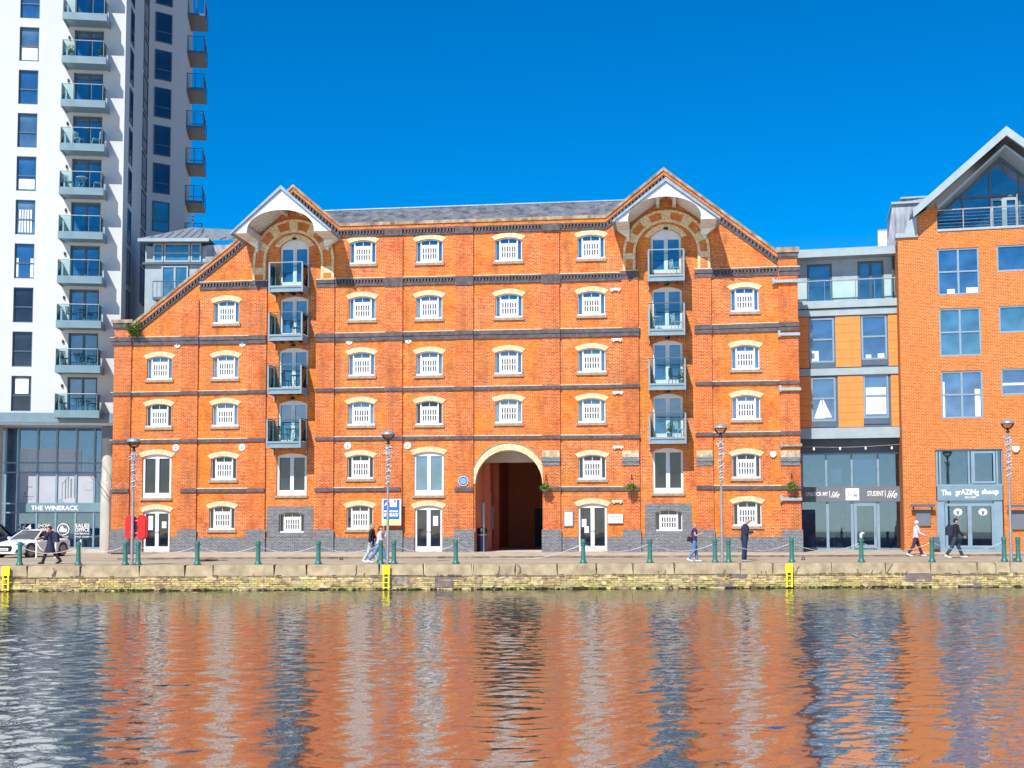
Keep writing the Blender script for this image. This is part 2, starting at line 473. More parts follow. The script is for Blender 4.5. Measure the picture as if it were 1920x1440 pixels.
win_px = [(680,495),(805,493),(953.3,490.2),(1108.1,485.5),
 (424,607),(678.9,600.4),(804.5,598),(954.2,595.8),(1109,591.7),(1396.5,584.6),
 (298.8,712.1),(422.7,710),(677.7,705.2),(804.8,704.2),(953.5,701.7),(1109.6,698.5),(1397.9,693.3),
 (297.3,801.3),(421.5,799.6),(676.7,797.9),(804.6,796.9),(953.5,793.7),(1109.4,792.7),(1399.4,787.5),
 (418.8,900.2),(675.4,898.1),(1110.6,899.2),(1399.8,897.1),
 (415.6,993.7),(674.4,993),(1401.7,986.7)]
proto = small_window(); first = True
GL_DARK = glass_pane_dark = M['glass_blk']
for i, (px, py) in enumerate(win_px):
    u, z = B.at(px, py)
    if i == 0: w = proto; w.parent = whs
    else: w = copy_tree(proto, whs)
    w.location = (u, 0, z)
    holes.append([(u+x, z+h) for x, h in arch_poly(-WW/2, WW/2, 0, WH, WR)])
    if py > 850 or i in (17, 20):
        for ch in w.children:
            if ch.name.startswith('pane'): ch.data = ch.data.copy(); ch.data.materials[0] = M['glass_blk']
    elif i in (6, 11, 13, 18, 19, 20, 21, 22):
        for ch in w.children:
            if ch.name.startswith('pane'): ch.data = ch.data.copy(); ch.data.materials[0] = M['glass_lt']
# --- blue brick windows at the hoist bays
for (x0, x1, y0, y1, sx0, sx1, sy0) in ((522,571,963,1002, 501,587,950), (1227,1281,958,999, 1209,1297,944)):
    cx = (x0+x1)/2; u, z = B.at(cx, y1-3)
    w = copy_tree(proto, whs); w.location = (u, .06, z); w.scale = (.97, 1, .86)
    for ch in list(w.children):
        if ch.name.startswith('pane'): ch.data = ch.data.copy(); ch.data.materials[0] = M['glass_blk']
        elif ch.name.startswith(('sill', 'lintel')): bpy.data.objects.remove(ch)
    hp = [(u+x*.97, z+h*.86) for x, h in arch_poly(-WW/2, WW/2, 0, WH, WR)]
    holes.append(hp)
    a = B.X(sx0, 980); b_ = B.X(sx1, 980); zt = B.Z(cx, sy0); zb = B.Z(cx, 1007)
    sr = MB(); sr.prism([(a, zb), (b_, zb), (b_, zt)] + [(a, zt)], -.03, .12, 0, [[(u+x*.968, z+h*.858) for x, h in arch_poly(-WW/2, WW/2, .0, WH, WR)]])
    sr.build('blue_brick_surround', M['brick_blue'], whs)
# --- tall white doors and windows
def tall_opening(x0, x1, yt, yb, kind, glassm, rise=.16, lint=True, sill=True, papers=(), top=.22, bot=.28, white_lower=0):
    py = (yt+yb)/2
    u0, u1 = B.X(x0, py), B.X(x1, py); cx = (x0+x1)/2
    z1, z0 = B.Z(cx, yt), B.Z(cx, yb)
    if kind == 'door': z0 = max(z0, ZG+.01)
    w = u1-u0; h = z1-z0; c = (u0+u1)/2
    holes.append([(c+x, z0+q) for x, q in arch_poly(-w/2, w/2, 0, h, rise)])
    f = MB(); yy0, yy1 = .09, .16
    s = .11 if w < 1.6 else .13; md = .10
    hs_ = [[(-w/2+s, bot), (-md, bot), (-md, h-top), (-w/2+s, h-top)], [(md, bot), (w/2-s, bot), (w/2-s, h-top), (md, h-top)]]
    f.prism(arch_poly(-w/2, w/2, 0, h, rise), yy0, yy1, 0, hs_)
    f.box(-.02, .02, yy0-.02, yy0-.001, .04, h-top+.06)
    o = f.build(kind, M['white'], whs, (c, 0, z0))
    g = MB(); g.box(-w/2+.05, w/2-.05, .165, .18, bot-.05, h-top+.05); g.build('pane', glassm, o)
    if kind == 'door':
        k = MB(); k.box(.03, .09, .05, .088, 1.02, 1.06); k.box(-.09, -.03, .05, .088, 1.02, 1.06); k.build('handle', M['galv'], o)
    if sill:
        k = MB(); k.box(-w/2-.08, w/2+.08, -.09, .10, -.12, -.002); k.build('sill', M['stone'], o)
    if lint:
        k = MB(); k.prism(arch_ring(-w/2-.03, w/2+.03, h+.002, rise, .27, 8, .08), -.03, .08); k.build('lintel', M['cream'], o)
    for (a, b2, c2, d2) in papers:
        k = MB(); k.box(a, b2, .14, .158, c2, d2); k.build('notice', M['paper'], o)
    return o
tall_opening(266.5, 321, 852, 934, 'window', M['glass_blk'])
tall_opening(268, 318, 955, 1036, 'door', M['glass_blk'], papers=((-.5,-.25,1.15,1.9),(.25,.5,1.25,1.6)))
tall_opening(776, 832, 847, 929, 'window', M['glass_teal'])
tall_opening(777.5, 829, 948, 1035, 'door', M['glass_blk'], papers=((.22,.48,1.35,1.85),))
tall_opening(1084, 1138, 944, 1034, 'door', M['glass_blk'], papers=((-.55,-.32,1.25,1.65),(-.42,-.2,.95,1.28)))
tall_opening(518.5, 575, 850, 929, 'window', M['glass_blk'], lint=False)
tall_opening(1224, 1281, 840, 925, 'window', M['glass_blk'], lint=False)
hl_doors = [(525.5,579,449,535), (525,578,556,631), (523,577.5,652,731), (521.5,576,751,832)]
hr_doors = [(1220,1277,430,512), (1222,1279,538,617), (1223.5,1280,638,719), (1224,1280.5,738,820)]
for i, d in enumerate(hl_doors + hr_doors):
    tall_opening(*d, 'door', M['glass'] if i not in (3,) else M['glass_teal'], rise=.42 if i in (0, 4) else .18, lint=(i in (0, 4)), sill=False, top=.52 if i in (0,4) else .24, bot=.2)
    k = MB(); u, z = B.at((d[0]+d[1])/2, d[2]-1 if i in (0, 4) else d[2]-4)
    k.ell((u, -.07, z), (.13, .10, .07)); k.build('bulkhead_lamp', M['black'], whs, smooth=True)
# --- passage arch
ac, az = B.at(954, 907); ar = B.X(1017.3, 907) - ac
arch_h = [(ac-ar, ZG-.35), (ac+ar, ZG-.35)] + [(ac+ar*math.cos(math.pi*i/24), az+ar*math.sin(math.pi*i/24)) for i in range(25)]
# --- wall
zl = []
o2 = []
wall = MB()
# merge arch opening into the outline (it reaches the ground)
out = [(uL, ZG-.3), (ac-ar, ZG-.3)] + [(ac-ar*math.cos(math.pi*i/24), az+ar*math.sin(math.pi*i/24)) for i in range(25)] + [(ac+ar, ZG-.3)] + outline[1:]
door_h = [h for h in holes if min(p[1] for p in h) < ZG+.05]
wall.prism(out, 0, .45, 0, holes)
# body sides, back, inner floor line
zt0 = B.Z(235, 601); zt1 = B.Z(1478, 467); DEP = 8.0
wall.box(uL, uL+.4, .451, DEP, ZG-.3, zt0-.3)
wall.box(uR-.4, uR, .451, DEP, ZG-.3, zt1-.3)
wall.box(uL, ac-ar-.5, DEP, DEP+.4, ZG-.3, B.Z(640, 420)-.3)
wall.box(ac+ar+.5, uR, DEP, DEP+.4, ZG-.3, B.Z(640, 420)-.3)
wall.build('wall', M['brick'], whs)
# --- roofs
rf = MB()
def quad_back(P0, P1, y0, y1, th=.12):
    (a, za), (b, zb) = P0, P1
    rf.add([(a,y0,za),(b,y0,zb),(b,y1,zb),(a,y1,za),(a,y0,za-th),(b,y0,zb-th),(b,y1,zb-th),(a,y1,za-th)], [(0,1,2,3),(7,6,5,4),(0,4,5,1),(1,5,6,2),(2,6,7,3),(3,7,4,0)])
def low(p, q=.22): return (p[0], p[1]-q)
quad_back(low(TOP[0]), low(TOP[1]), .45, DEP); quad_back(low(TOP[1]), low(TOP[2]), .45, DEP); quad_back(low(TOP[2]), low(TOP[3]), .45, DEP)
quad_back(low(TOP[4]), low(TOP[5]), .45, DEP); quad_back(low(TOP[5]), low(TOP[6]), .45, DEP)
r0 = B.at(600, 397, 3.2); r1 = B.at(1165, 377, 3.2)
e0, e1 = low(TOP[3], .25), low(TOP[4], .25)
sl = [(e0[0]-1.2, .45, e0[1]), (e1[0]+1.2, .45, e1[1]), (r1[0]+.8, 3.2, r1[1]), (r0[0]-.2, 3.2, r0[1])]
rf.add(sl + [(r1[0]+.8, 6.4, e1[1]), (r0[0]-.2, 6.4, e0[1])], [(0,1,2,3), (3,2,4,5)])
rf.build('roof', M['slate'], whs)
rg = MB(); rg.tube([(r0[0]-.2, 3.2, r0[1]+.02), (r1[0]+.8, 3.2, r1[1]+.02)], .07, 6); rg.build('ridge', M['lead'], whs)
# --- parapet coping, red course, dentil course along the top line
cp = MB(); cp.strip(TOP, 0, .17, -.20, .50); 
cp.box(uL-.12, TOP[0][0]+.05, -.24, .5, zt0-.17, zt0+.02); cp.box(TOP[-1][0]-.05, uR+.12, -.24, .5, zt1-.20, zt1+.05)
cp.build('coping', M['coping'], whs)
rc = MB(); rc.strip(TOP, .17, .36, -.14, .002); rc.build('parapet_course', M['brick'], whs)
dn = MB(); dn.strip(TOP, .36, .43, -.13, .002); dn.strip(TOP, .62, .72, -.08, .002)
for (a, b) in zip(TOP[:-1], TOP[1:]):
    L = math.hypot(b[0]-a[0], b[1]-a[1]); n = int(abs(b[0]-a[0])/.17)
    for k in range(n):
        t0 = (k+.25)/n; t1 = (k+.75)/n
        x0, x1 = a[0]+(b[0]-a[0])*t0, a[0]+(b[0]-a[0])*t1; zz0, zz1 = a[1]+(b[1]-a[1])*t0, a[1]+(b[1]-a[1])*t1
        dn.prism([(x0, zz0-.62), (x1, zz1-.62), (x1, zz1-.43), (x0, zz0-.43)], -.12, .002)
dn.strip(TOP, .43, .62, -.012, .001)
for (a, b, za) in ((uL-.06, TOP[0][0], zt0), (TOP[-1][0], uR+.06, zt1)):
    dn.box(a, b, -.18, .002, za-.42, za-.172); dn.box(a, b, -.15, .001, za-.50, za-.425)
for (pa, pb) in ((722,755),(854,888),(1017,1050)):
    a, b = B.X(pa, 430), B.X(pb, 430); f = lambda x: TOP[3][1]+(TOP[4][1]-TOP[3][1])*(x-TOP[3][0])/(TOP[4][0]-TOP[3][0])
    dn.strip([(a, f(a)), (b, f(b))], .37, .74, -.165, .001)
dn.build('dentil_course', M['band'], whs)
# --- string courses
bnd = MB(); wth = MB()
PX = [(215,247,600),(340,372,562),(467,500,530),(594,627,528),(722,755,445),(854,888,441),(1017,1050,437),(1167,1198,512),(1304,1335,509),(1462,1498,480)]
PXU = [(B.X(a, 700)-.035, B.X(b, 700)+.035) for a, b, _ in PX]
def band(pts, th, prot=.09, steps=1):
    P = [B.at(*p) for p in pts]
    for s in range(steps):
        o0 = th*s/steps
        bnd.strip(P, o0, o0+th/steps-.001, -prot+.035*s, .003)
        for (xa, xb) in PXU:
            for (p, q) in zip(P[:-1], P[1:]):
                a, b = max(xa, p[0]), min(xb, q[0])
                if b-a < .2: continue
                f = lambda x: (x, p[1]+(q[1]-p[1])*(x-p[0])/(q[0]-p[0]))
                bnd.strip([f(a), f(b)], o0, o0+th/steps-.001, -prot-.09+.035*s, -prot+.035*s+.001)
    wth.strip([(p[0], p[1]+.045) for p in P], 0, .044, -prot+.03, .002)
band([(208,917.5),(243,917)], .18); band([(340,917),(497,916)], .18); band([(591,915.5),(752,914)], .18); band([(853,914),(888,914)], .2)
band([(1019,913.5),(1199,913)], .18); band([(1306,911),(1502,911)], .18)
band([(206,826),(497,822)], .17); band([(592,820),(888,817.5),(1200,816)], .17); band([(1304,812),(1501,809)], .17)
band([(208,737),(500,731.5)], .17); band([(592,729),(888,725.5),(1199,720.5)], .17); band([(1304,716.5),(1499,714)], .17)
band([(208,634),(500,629.5)], .42, .12, 2); band([(592,626.5),(888,620.5),(1200,615)], .42, .12, 2); band([(1302,611),(1498,604.5)], .42, .12, 2)
# corbelled course at fifth floor
def dband(pts):
    P = [B.at(*p) for p in pts]
    bnd.strip(P, 0, .08, -.12, .003); bnd.strip(P, .26, .40, -.08, .003); bnd.strip(P, .08, .26, -.012, .002)
    (a, za), (b, zb) = P[0], P[-1]; n = int((b-a)/.17)
    for k in range(n):
        x = a + (b-a)*(k+.25)/n; z = za + (zb-za)*k/n
        bnd.box(x, x+.085, -.11, .002, z-.26, z-.08)
    wth.strip([(p[0], p[1]+.05) for p in P], 0, .049, -.08, .002)
dband([(375,530.5),(503,526)]); dband([(628,523.5),(1167,512)]); dband([(1334,506),(1460,501)])
for seg in ([(470,528),(503,527.5)], [(594,525.5),(628,525)], [(1163,509),(1197,508.5)], [(1302,506),(1336,505.5)], [(1460,502),(1499,501)]):
    P = [B.at(*p) for p in seg]; bnd.strip(P, 0, .2, -.17, .003); bnd.strip(P, .2, .42, -.13, .003); wth.strip([(p[0], p[1]+.05) for p in P], 0, .049, -.15, .002)
for px in (722, 854, 1017):
    P = [B.at(px, 518+ (1017-px)*.02), B.at(px+34, 517+(1017-px)*.02)]; bnd.strip(P, 0, .41, -.155, -.10)
bnd.build_split('string_course', M['band'], whs); wth.build_split('weathering_strip', M['cream'], whs)
# --- pilasters and plinth
pil = MB(); pl = MB()
for (a, b, yt) in PX:
    x0, x1 = B.X(a, 700), B.X(b, 700)
    pil.box(x0, x1, -.10, .004, ZG, B.Z((a+b)/2, yt)-.02)
    zt = B.Z((a+b)/2, 993)
    pl.box(x0-.05, x1+.05, -.16, -.099, ZG-.05, zt)
    # cut-off stone and corbel on the right-hand half
pil.build_split('pilaster', M['brick_pil'], whs)
zp = B.Z(960, 1007)
segs = [(uL-.04, B.X(268,1000)-.02)]
for a, b in ((318, 777.5), (829, 890.5), (1017.5, 1084), (1138, 1500)):
    segs.append((B.X(a, 1000)+.02, B.X(b, 1000)-.02))
for a, b in segs: pl.box(a, b, -.055, .004, ZG-.05, zp)
pl.build_split('plinth', M['brick_blue'], whs)
cb = MB(); cs = MB()
for (a, b) in ((1017,1050), (1167,1198), (1306,1336), (1463,1499)):
    x0, x1 = B.X(a, 860), B.X(b, 860); z1, z2, z3 = B.Z(a, 845), B.Z(a, 857.5), B.Z(a, 873)
    cs.box(x0, x1, -.17, -.098, z2, z1); cb.box(x0-.02, x1+.02, -.19, -.098, z3+.2, z2-.001); cb.box(x0-.0, x1+.0, -.15, -.098, z3, z3+.199)
cs.build_split('stone_block', M['block'], whs); cb.build_split('corbel', M['brick_blue'], whs)
# --- passage arch ring and tunnel
rg = MB()
for i in range(24):
    t0, t1 = math.pi*i/24, math.pi*(i+1)/24
    def th(t): return .14 + .22*math.sin(t)**.8 if math.sin(t) > 0 else .14
    def P(t, r): return (ac + r*math.cos(t), az + r*math.sin(t))
    rg.prism([P(t0, ar-.01), P(t0, ar+th(t0)), P(t1, ar+th(t1)), P(t1, ar-.01)], -.05, .30)
rg.build('passage_arch', M['cream'], whs)
lb = MB(); 
for i in range(24):
    t0, t1 = math.pi*i/24, math.pi*(i+1)/24
    lb.prism([P(t0, ar+th(t0)+.001), P(t0, ar+th(t0)+.05), P(t1, ar+th(t1)+.05), P(t1, ar+th(t1)+.001)], -.09, .02)
lb.build('arch_label', M['stone'], whs)
tn = MB(); TD = 14
tn.box(ac-ar-.5, ac-ar-.02, .452, TD, ZG-.3, az+ar+.4); tn.box(ac+ar+.02, ac+ar+.5, .452, TD, ZG-.3, az+ar+.4)
tn.box(ac-ar-.5, ac+ar+.5, TD, TD+.3, ZG-.3, az+ar+.4)
for k in (3.4, 7.2): tn.box(ac-ar-.019, ac-ar+.28, k, k+.5, ZG-.3, az+ar-.1)
tn.build('passage_wall', M['brick_in'], whs)
cl = MB(); cl.box(ac-ar-.019, ac+ar+.019, .452, TD-.01, az+ar-.05, az+ar+.2); cl.box(ac-ar, ac+ar, 2.2, 2.5, az+ar-.55, az+ar-.051)
cl.build('passage_ceiling', M['plaster'], whs)
dd = MB(); dd.box(ac-.1, ac+ar-.1, TD-.09, TD-.01, ZG, 2.5); dd.build('dark_passage_end', M['black'], whs)  # black slab added so that the far end of the passage stays dark
fl = MB(); fl.box(ac-ar-.3, ac+ar+.3, .0, TD, ZG-.28, ZG+.001); fl.build('passage_floor', M['plaster'], whs)
for k, (y0, y1, z0, z1) in enumerate(((2.3, 3.1, 1.1, 2.75), (4.6, 5.6, 1.1, 2.75), (6.0, 6.8, 1.2, 2.6))):
    p = MB(); p.box(ac-ar+.0, ac-ar+.06, y0, y1, z0, z1); o = p.build('poster_board', M['grey_lt'], whs)
    q = MB(); q.box(ac-ar+.062, ac-ar+.07, y0+.08, y1-.08, z0+.08, z1-.08); q.build('poster', M['paper'], o)
dp = MB(); x_, _ = B.at(907, 1000, .25); dp.tube([(x_, .3, ZG), (x_, .3, 1.6)], .03, 6); dp.build('drain_pipe', M['galv'], whs)
dp = MB(); dp.tube([(ac-ar+.12, 5.0, ZG), (ac-ar+.12, 5.0, 3.2)], .06, 6); dp.build('drain_pipe', M['galv'], whs)

# --- gable arch surrounds
def gable_arch(xl, xr, xil, xir, ytop, ycen, ybase, parent):
    xc_px = (xl+xr)/2; cx, cz = B.at(xc_px, ycen)
    ro = (B.X(xr, ycen)-B.X(xl, ycen))/2; ri = (B.X(xir, ycen)-B.X(xil, ycen))/2; zb = B.Z(xc_px, ybase)
    cr = MB(); rd = MB(); e = .13
    def arc(mb, r0, r1, t0, t1, y0, n=4):
        for k in range(n):
            a, b = t0+(t1-t0)*k/n, t0+(t1-t0)*(k+1)/n
            mb.prism([(cx+r0*math.cos(a), cz+r0*math.sin(a)), (cx+r1*math.cos(a), cz+r1*math.sin(a)), (cx+r1*math.cos(b), cz+r1*math.sin(b)), (cx+r0*math.cos(b), cz+r0*math.sin(b))], y0, .004)
    arc(cr, ri, ri+e, 0, math.pi, -.15, 24); arc(cr, ro-e, ro, 0, math.pi, -.15, 24)
    n = 11
    for i in range(n):
        t0, t1 = math.pi*i/n, math.pi*(i+1)/n
        k = 1.0 if i % 2 == 1 else 1
        if i % 2 == 1: arc(cr, ri+e+.001, ro-e-.001, t0+.02, t1-.02, -.13)
        else: arc(rd, ri+e+.001, ro-e-.001, t0-.018, t1+.018, -.11)
    for s in (-1, 1):
        def bx(mb, r0, r1, za, zc, y): mb.box(*sorted((cx+s*r0, cx+s*r1)), y, .004, za, zc)
        bx(cr, ri, ri+e, zb, cz-.001, -.15); bx(cr, ro-e, ro, zb, cz-.001, -.15)
        hh = (cz-zb)
        for j in range(3):
            za, zc = cz-hh*(j+1)/3, cz-hh*j/3-.002
            bx(cr if j == (1 if hh > 1.0 else 0) else rd, ri+e+.001, ro-e-.001, za, zc, -.12)
    a = cr.build('gable_arch', M['cream'], parent); rd.build_split('brick_voussoir', M['brick'], a)
gable_arch(475.5, 627, 501, 604.5, 414, 489, 526, whs)
gable_arch(1168, 1331, 1192, 1308.5, 392, 474, 506, whs)

# --- projecting hoist canopies
def canopy(tipl, apex, tipr, il, ir, ic, d, lean):
    # pixel points lie on the plane d metres in front of the wall
    A = B.at(*apex, -d); L = B.at(*tipl, -d); Rr = B.at(*tipr, -d)
    zt = (L[1]+Rr[1])/2; hw = (Rr[0]-L[0])/2; cx = (L[0]+Rr[0])/2; H = A[1]-zt
    I0 = B.X(*il, -d)-cx; I1 = B.X(*ir, -d)-cx; Ih = B.Z(*ic, -d)-zt
    rr = (I1-I0)/2; ci = (I0+I1)/2
    root = MB()
    arc = [(cx+ci+rr*math.cos(math.pi*k/20), zt+Ih*math.sin(math.pi*k/20)**.85) for k in range(21)]
    poly = [(cx-hw, zt), (cx+ci-rr, zt)] + arc[::-1][1:-1] + [(cx+ci+rr, zt), (cx+hw, zt), (cx, zt+H)]
    root.prism(poly, -d, -d+.08)
    c = root.build('hoist_canopy', M['white'], whs)
    rf = MB(); ov = .12; th = .20
    sx = ov; sz = ov*H/hw
    for s in (-1, 1):
        p0 = (cx+s*(hw+sx), zt-sz+.02); p1 = (cx, zt+H+.02)
        poly = [p0, p1, (p1[0], p1[1]+th), (p0[0], p0[1]+th*.6)]
        rf.prism(poly, -d-.12, .02)
    rf.build('canopy_roof', M['lead'], c)
    so = MB()
    for s in (-1, 1):                         # boarded underside
        n = 9
        for k in range(n):
            y0 = -d+.085 + (d-.1)*k/n; y1 = y0 + (d-.1)/n - .012
            a = (cx+s*hw*.93, zt+H*.05); b = (cx+s*.02, zt+H*.93)
            so.prism([a, b, (b[0], b[1]+.04), (a[0], a[1]+.04)], y0, y1)
        so.box(*sorted((cx+s*hw*.985, cx+ci+s*(rr+.02))), -d+.085, -.16, zt+.01, zt+.05)   # eaves box
        so.box(*sorted((cx+ci+s*(rr+.02), cx+ci+s*(rr-.04))), -d+.085, -.16, zt+.0, zt+H*.16)
        so.prism([(cx+s*hw*.97, zt-.001), (cx+ci+s*rr, zt-.001), (cx+ci+s*rr, zt-.36), (cx+s*(rr+.1), zt-.42)], -.50, -.16)
    so.build('soffit', M['soffit'], c)
    bk = MB()
    for s in (-1, 1):
        x = cx+s*.42; zz = zt+H*.78
        bk.box(x-.09, x+.09, -d+.085, -.01, zz-.30, zz-.10)
        x = cx+s*(rr+.12)
        bk.prism([(x-.08, zt-.002), (x+.08, zt-.002), (x+.06, zt-.55), (x-.06, zt-.55)], -.42, -.16)
    bk.build_split('bracket', M['soffit'], c)
canopy((437,437), (525,356), (617,433), (462,437), (589,433), (530,393), 2.4, 0)
canopy((1153,415), (1247,341), (1346,410), (1177,414), (1316,411), (1247,368), 2.4, 0)

# --- balconies of the hoist bays
BD = 1.26
def hoist_balcony(x0, x1, yr, yb, dark=False):
    ym = (yr+yb)/2
    u0, u1 = B.X(x0, ym, -BD), B.X(x1, ym, -BD); zr, zb = B.Z((x0+x1)/2, yr, -BD), B.Z((x0+x1)/2, yb, -BD)
    c = (u0+u1)/2; w = u1-u0; h = zr-zb; s = MB(); m_ = M['steel']; fz = .34
    s.box(-w/2+.03, w/2-.03, -BD+.05, -.01, .17, .30)                     # deck
    s.box(-w/2+.02, w/2-.02, -BD, -BD+.05, 0, .08); s.box(-w/2+.02, w/2-.02, -BD, -BD+.05, .24, fz)
    for k in (-1, 1):
        xa, xb = sorted((k*w/2, k*(w/2-.085)))
        s.box(xa, xb, -BD-.004, -BD+.07, -.002, h-.03)                    # corner posts
        xa, xb = sorted((k*w/2, k*(w/2-.05)))
        s.box(xa, xb, -BD+.071, -.02, 0, fz)                             # side channels
        s.box(xa, xb, -.10, -.012, -.25, h)
    s.box(-w/2+.09, w/2-.09, -BD+.051, -BD+.06, .05, .25)
    o = s.build('balcony', m_, whs, (c, 0, zb))
    g = MB(); g.box(-w/2+.09, w/2-.09, -BD+.02, -BD+.03, fz+.03, h-.07)
    g.box(-w/2+.02, -w/2+.03, -BD+.08, -.12, fz+.03, h-.07); g.box(w/2-.03, w/2-.02, -BD+.08, -.12, fz+.03, h-.07)
    g.build('glass_panel', M['glass_bal'], o)
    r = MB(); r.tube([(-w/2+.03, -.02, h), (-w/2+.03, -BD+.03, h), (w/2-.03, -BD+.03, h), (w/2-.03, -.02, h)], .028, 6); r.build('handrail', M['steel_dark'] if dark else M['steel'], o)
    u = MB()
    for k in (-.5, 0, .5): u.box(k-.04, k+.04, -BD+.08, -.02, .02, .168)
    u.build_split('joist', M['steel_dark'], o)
    return (c, zb+.30, w)
BAL = []
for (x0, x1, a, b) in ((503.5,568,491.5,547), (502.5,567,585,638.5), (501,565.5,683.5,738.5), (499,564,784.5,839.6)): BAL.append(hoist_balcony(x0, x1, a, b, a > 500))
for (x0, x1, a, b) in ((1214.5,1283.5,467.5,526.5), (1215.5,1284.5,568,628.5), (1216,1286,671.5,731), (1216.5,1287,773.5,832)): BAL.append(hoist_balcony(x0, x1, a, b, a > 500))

# --- small fittings on the wall
for (px, py) in ((333,646),(455,644),(357,673.5),(655,640),(766,638),(330,840),(454,839),(652,836.5),(764.5,836)):
    u, z = B.at(px, py); p = MB(); p.lathe([(.0,-.05),(.05,-.05),(.06,-.04),(.17,-.035),(.19,0.0),(.19,.05)], 16, (u, -.02, z), 0, 'y')
    o = p.build('wall_tie_plate', M['letter'], whs); q = MB(); q.box(u-.035, u+.035, -.09, -.069, z-.07, z+.04); q.build('tie_bolt', M['galv'], o)
for (px, py) in ((1154,543),(1157,637),(1158.5,736),(1159,838.5),(1157.5,940)):
    u, z = B.at(px, py); p = MB(); p.box(u-.26, u+.26, -.12, .0, z-.05, z+.05); p.box(u-.2, u-.14, -.09, -.02, z-.11, z-.051); p.box(u+.14, u+.2, -.09, -.02, z-.11, z-.051)
    p.build('flood_light', M['letter'], whs)
u, z = B.at(1449.5, 851.5); p = MB(); p.prism([(u-.15,z+.13),(u+.15,z+.13),(u+.15,z-.05),(u+.07,z-.16),(u-.07,z-.16),(u-.15,z-.05)], -.1, 0); p.build('alarm_box', M['white'], whs)
for (a, b, y, dk) in ((1447,1501,529,0), (1458,1499,628,0), (1460,1501,730.5,0), (1462,1503,835,1), (1462,1503,936,0)):
    x0, z = B.at(a, y); x1, _ = B.at(b, y); p = MB(); p.box(x0, x1, -.26, -.1, z-.07, z+.07); p.box(x0, x0+.12, -.24, -.1, z-.12, z+.20)
    p.build('gutter_channel', M['grey_lt'] if not dk else M['stone'], whs)
# blue plaque
u, z = B.at(869.5, 902); p = MB(); p.lathe([(.27,-.02),(.27,.02)], 24, (u, -.12, z), 0, 'y'); o = p.build('round_plaque', M['blue_sign'], whs)
p = MB(); 
for k in range(24):
    t0, t1 = 2*math.pi*k/24, 2*math.pi*(k+1)/24
    p.prism([(u+.235*math.cos(t0), z+.235*math.sin(t0)), (u+.255*math.cos(t0), z+.255*math.sin(t0)), (u+.255*math.cos(t1), z+.255*math.sin(t1)), (u+.235*math.cos(t1), z+.235*math.sin(t1))], -.145, -.139)
for k, wd in enumerate((.2, .32, .36, .32, .2)): p.box(u-wd/2, u+wd/2, -.145, -.139, z+.12-k*.06-.008, z+.12-k*.06+.008)
p.build('plaque_text', M['letter'], o)
# estate agent's board on its wall bracket
u0, z1 = B.at(716, 935.5, -.4); u1, z0 = B.at(752, 985, -.4); uc, zc = (u0+u1)/2, (z0+z1)/2; w, h = u1-u0, z1-z0
sg = empty('agent_board', B.O + B.dx*uc - B.dy*.4 + Vector((0,0,z0)), -B.yaw); tag(sg, "blue and lime estate agent's board fixed to the brick wall right of the walking couple", 'sign')
p = MB(); p.box(-w/2, w/2, 0, .05, 0, h); p.box(-.03, .03, .05, .41, h*.3, h*.35); p.box(-.03, .03, .05, .41, h*.7, h*.75); p.build('board', M['white'], sg)
p = MB(); p.box(-w/2+.09, w/2-.09, -.006, -.002, h*.23, h*.97); p.build('blue_panel', M['blue_sign'], sg)
p = MB(); p.box(-w/2+.09, w/2-.05, -.006, -.002, h*.03, h*.215); p.build('lime_panel', M['lime'], sg)
p = MB(); p.prism([(-w/2+.1, h*.72), (-.28*w, h*.86), (-.1*w, h*.96), (-.1*w, h*.86)], -.012, -.007); p.box(-.08*w, .27*w, -.012, -.007, h*.70, h*.96); p.build('house_emblem', M['letter'], sg)
p = MB(); p.box(.1*w, .24*w, -.017, -.013, h*.86, h*.95); p.build('emblem_square', M['glass_teal'], sg)
p = MB()
for (za, zb_) in ((.50,.56), (.41,.45), (.34,.385)):
    x = -w/2+.13
    while x < w/2-.16:
        l = random.uniform(.08, .2); p.box(x, min(x+l, w/2-.13), -.012, -.007, h*za, h*zb_); x += l+.03
p.build('lettering', M['letter'], sg)
# notice boards by the cafe door
def notice(px0, px1, py0, py1, lab, framem, txt=None, d=.08):
    u0, z1 = B.at(px0, py0, -d); u1, z0 = B.at(px1, py1, -d); w, h = u1-u0, z1-z0
    r = empty('notice_board', B.O + B.dx*(u0+u1)/2 - B.dy*.0 + Vector((0,0,z0)), -B.yaw); tag(r, lab, 'notice board')
    p = MB(); p.box(-w/2, w/2, -d, -.001, 0, h); p.build('case', framem, r)
    p = MB(); p.box(-w/2+.05, w/2-.05, -d-.006, -d-.002, .05, h-.06); p.build('sheet', M['paper'], r)
    p = MB()
    if txt:
        for k, zz in enumerate((.62, .34)):
            x = -w/2+.1
            while x < w/2-.13:
                l = random.uniform(.03, .07); p.box(x, x+l, -d-.012, -d-.007, h*zz, h*zz+(.09 if k == 0 else .05)); x += l+.03
    else:
        for k in range(8):
            x = -w/2+.09
            while x < w/2-.12:
                l = random.uniform(.04, .12); p.box(x, min(x+l, w/2-.08), -d-.012, -d-.007, h*(.16+k*.085), h*(.16+k*.085)+.018); x += l+.025
    p.build('lettering', M['ink'], r)
notice(1057, 1075, 958.5, 987, 'tall grey framed menu case on the brick wall left of the cafe door', M['galv'])
notice(1139.5, 1168, 964, 981, 'wide white sign with faint blue lettering right of the cafe door', M['white'], True, .12)
notice(1176.5, 1191.5, 957, 977, 'small plain white notice on the brick below the hanging basket', M['white'])
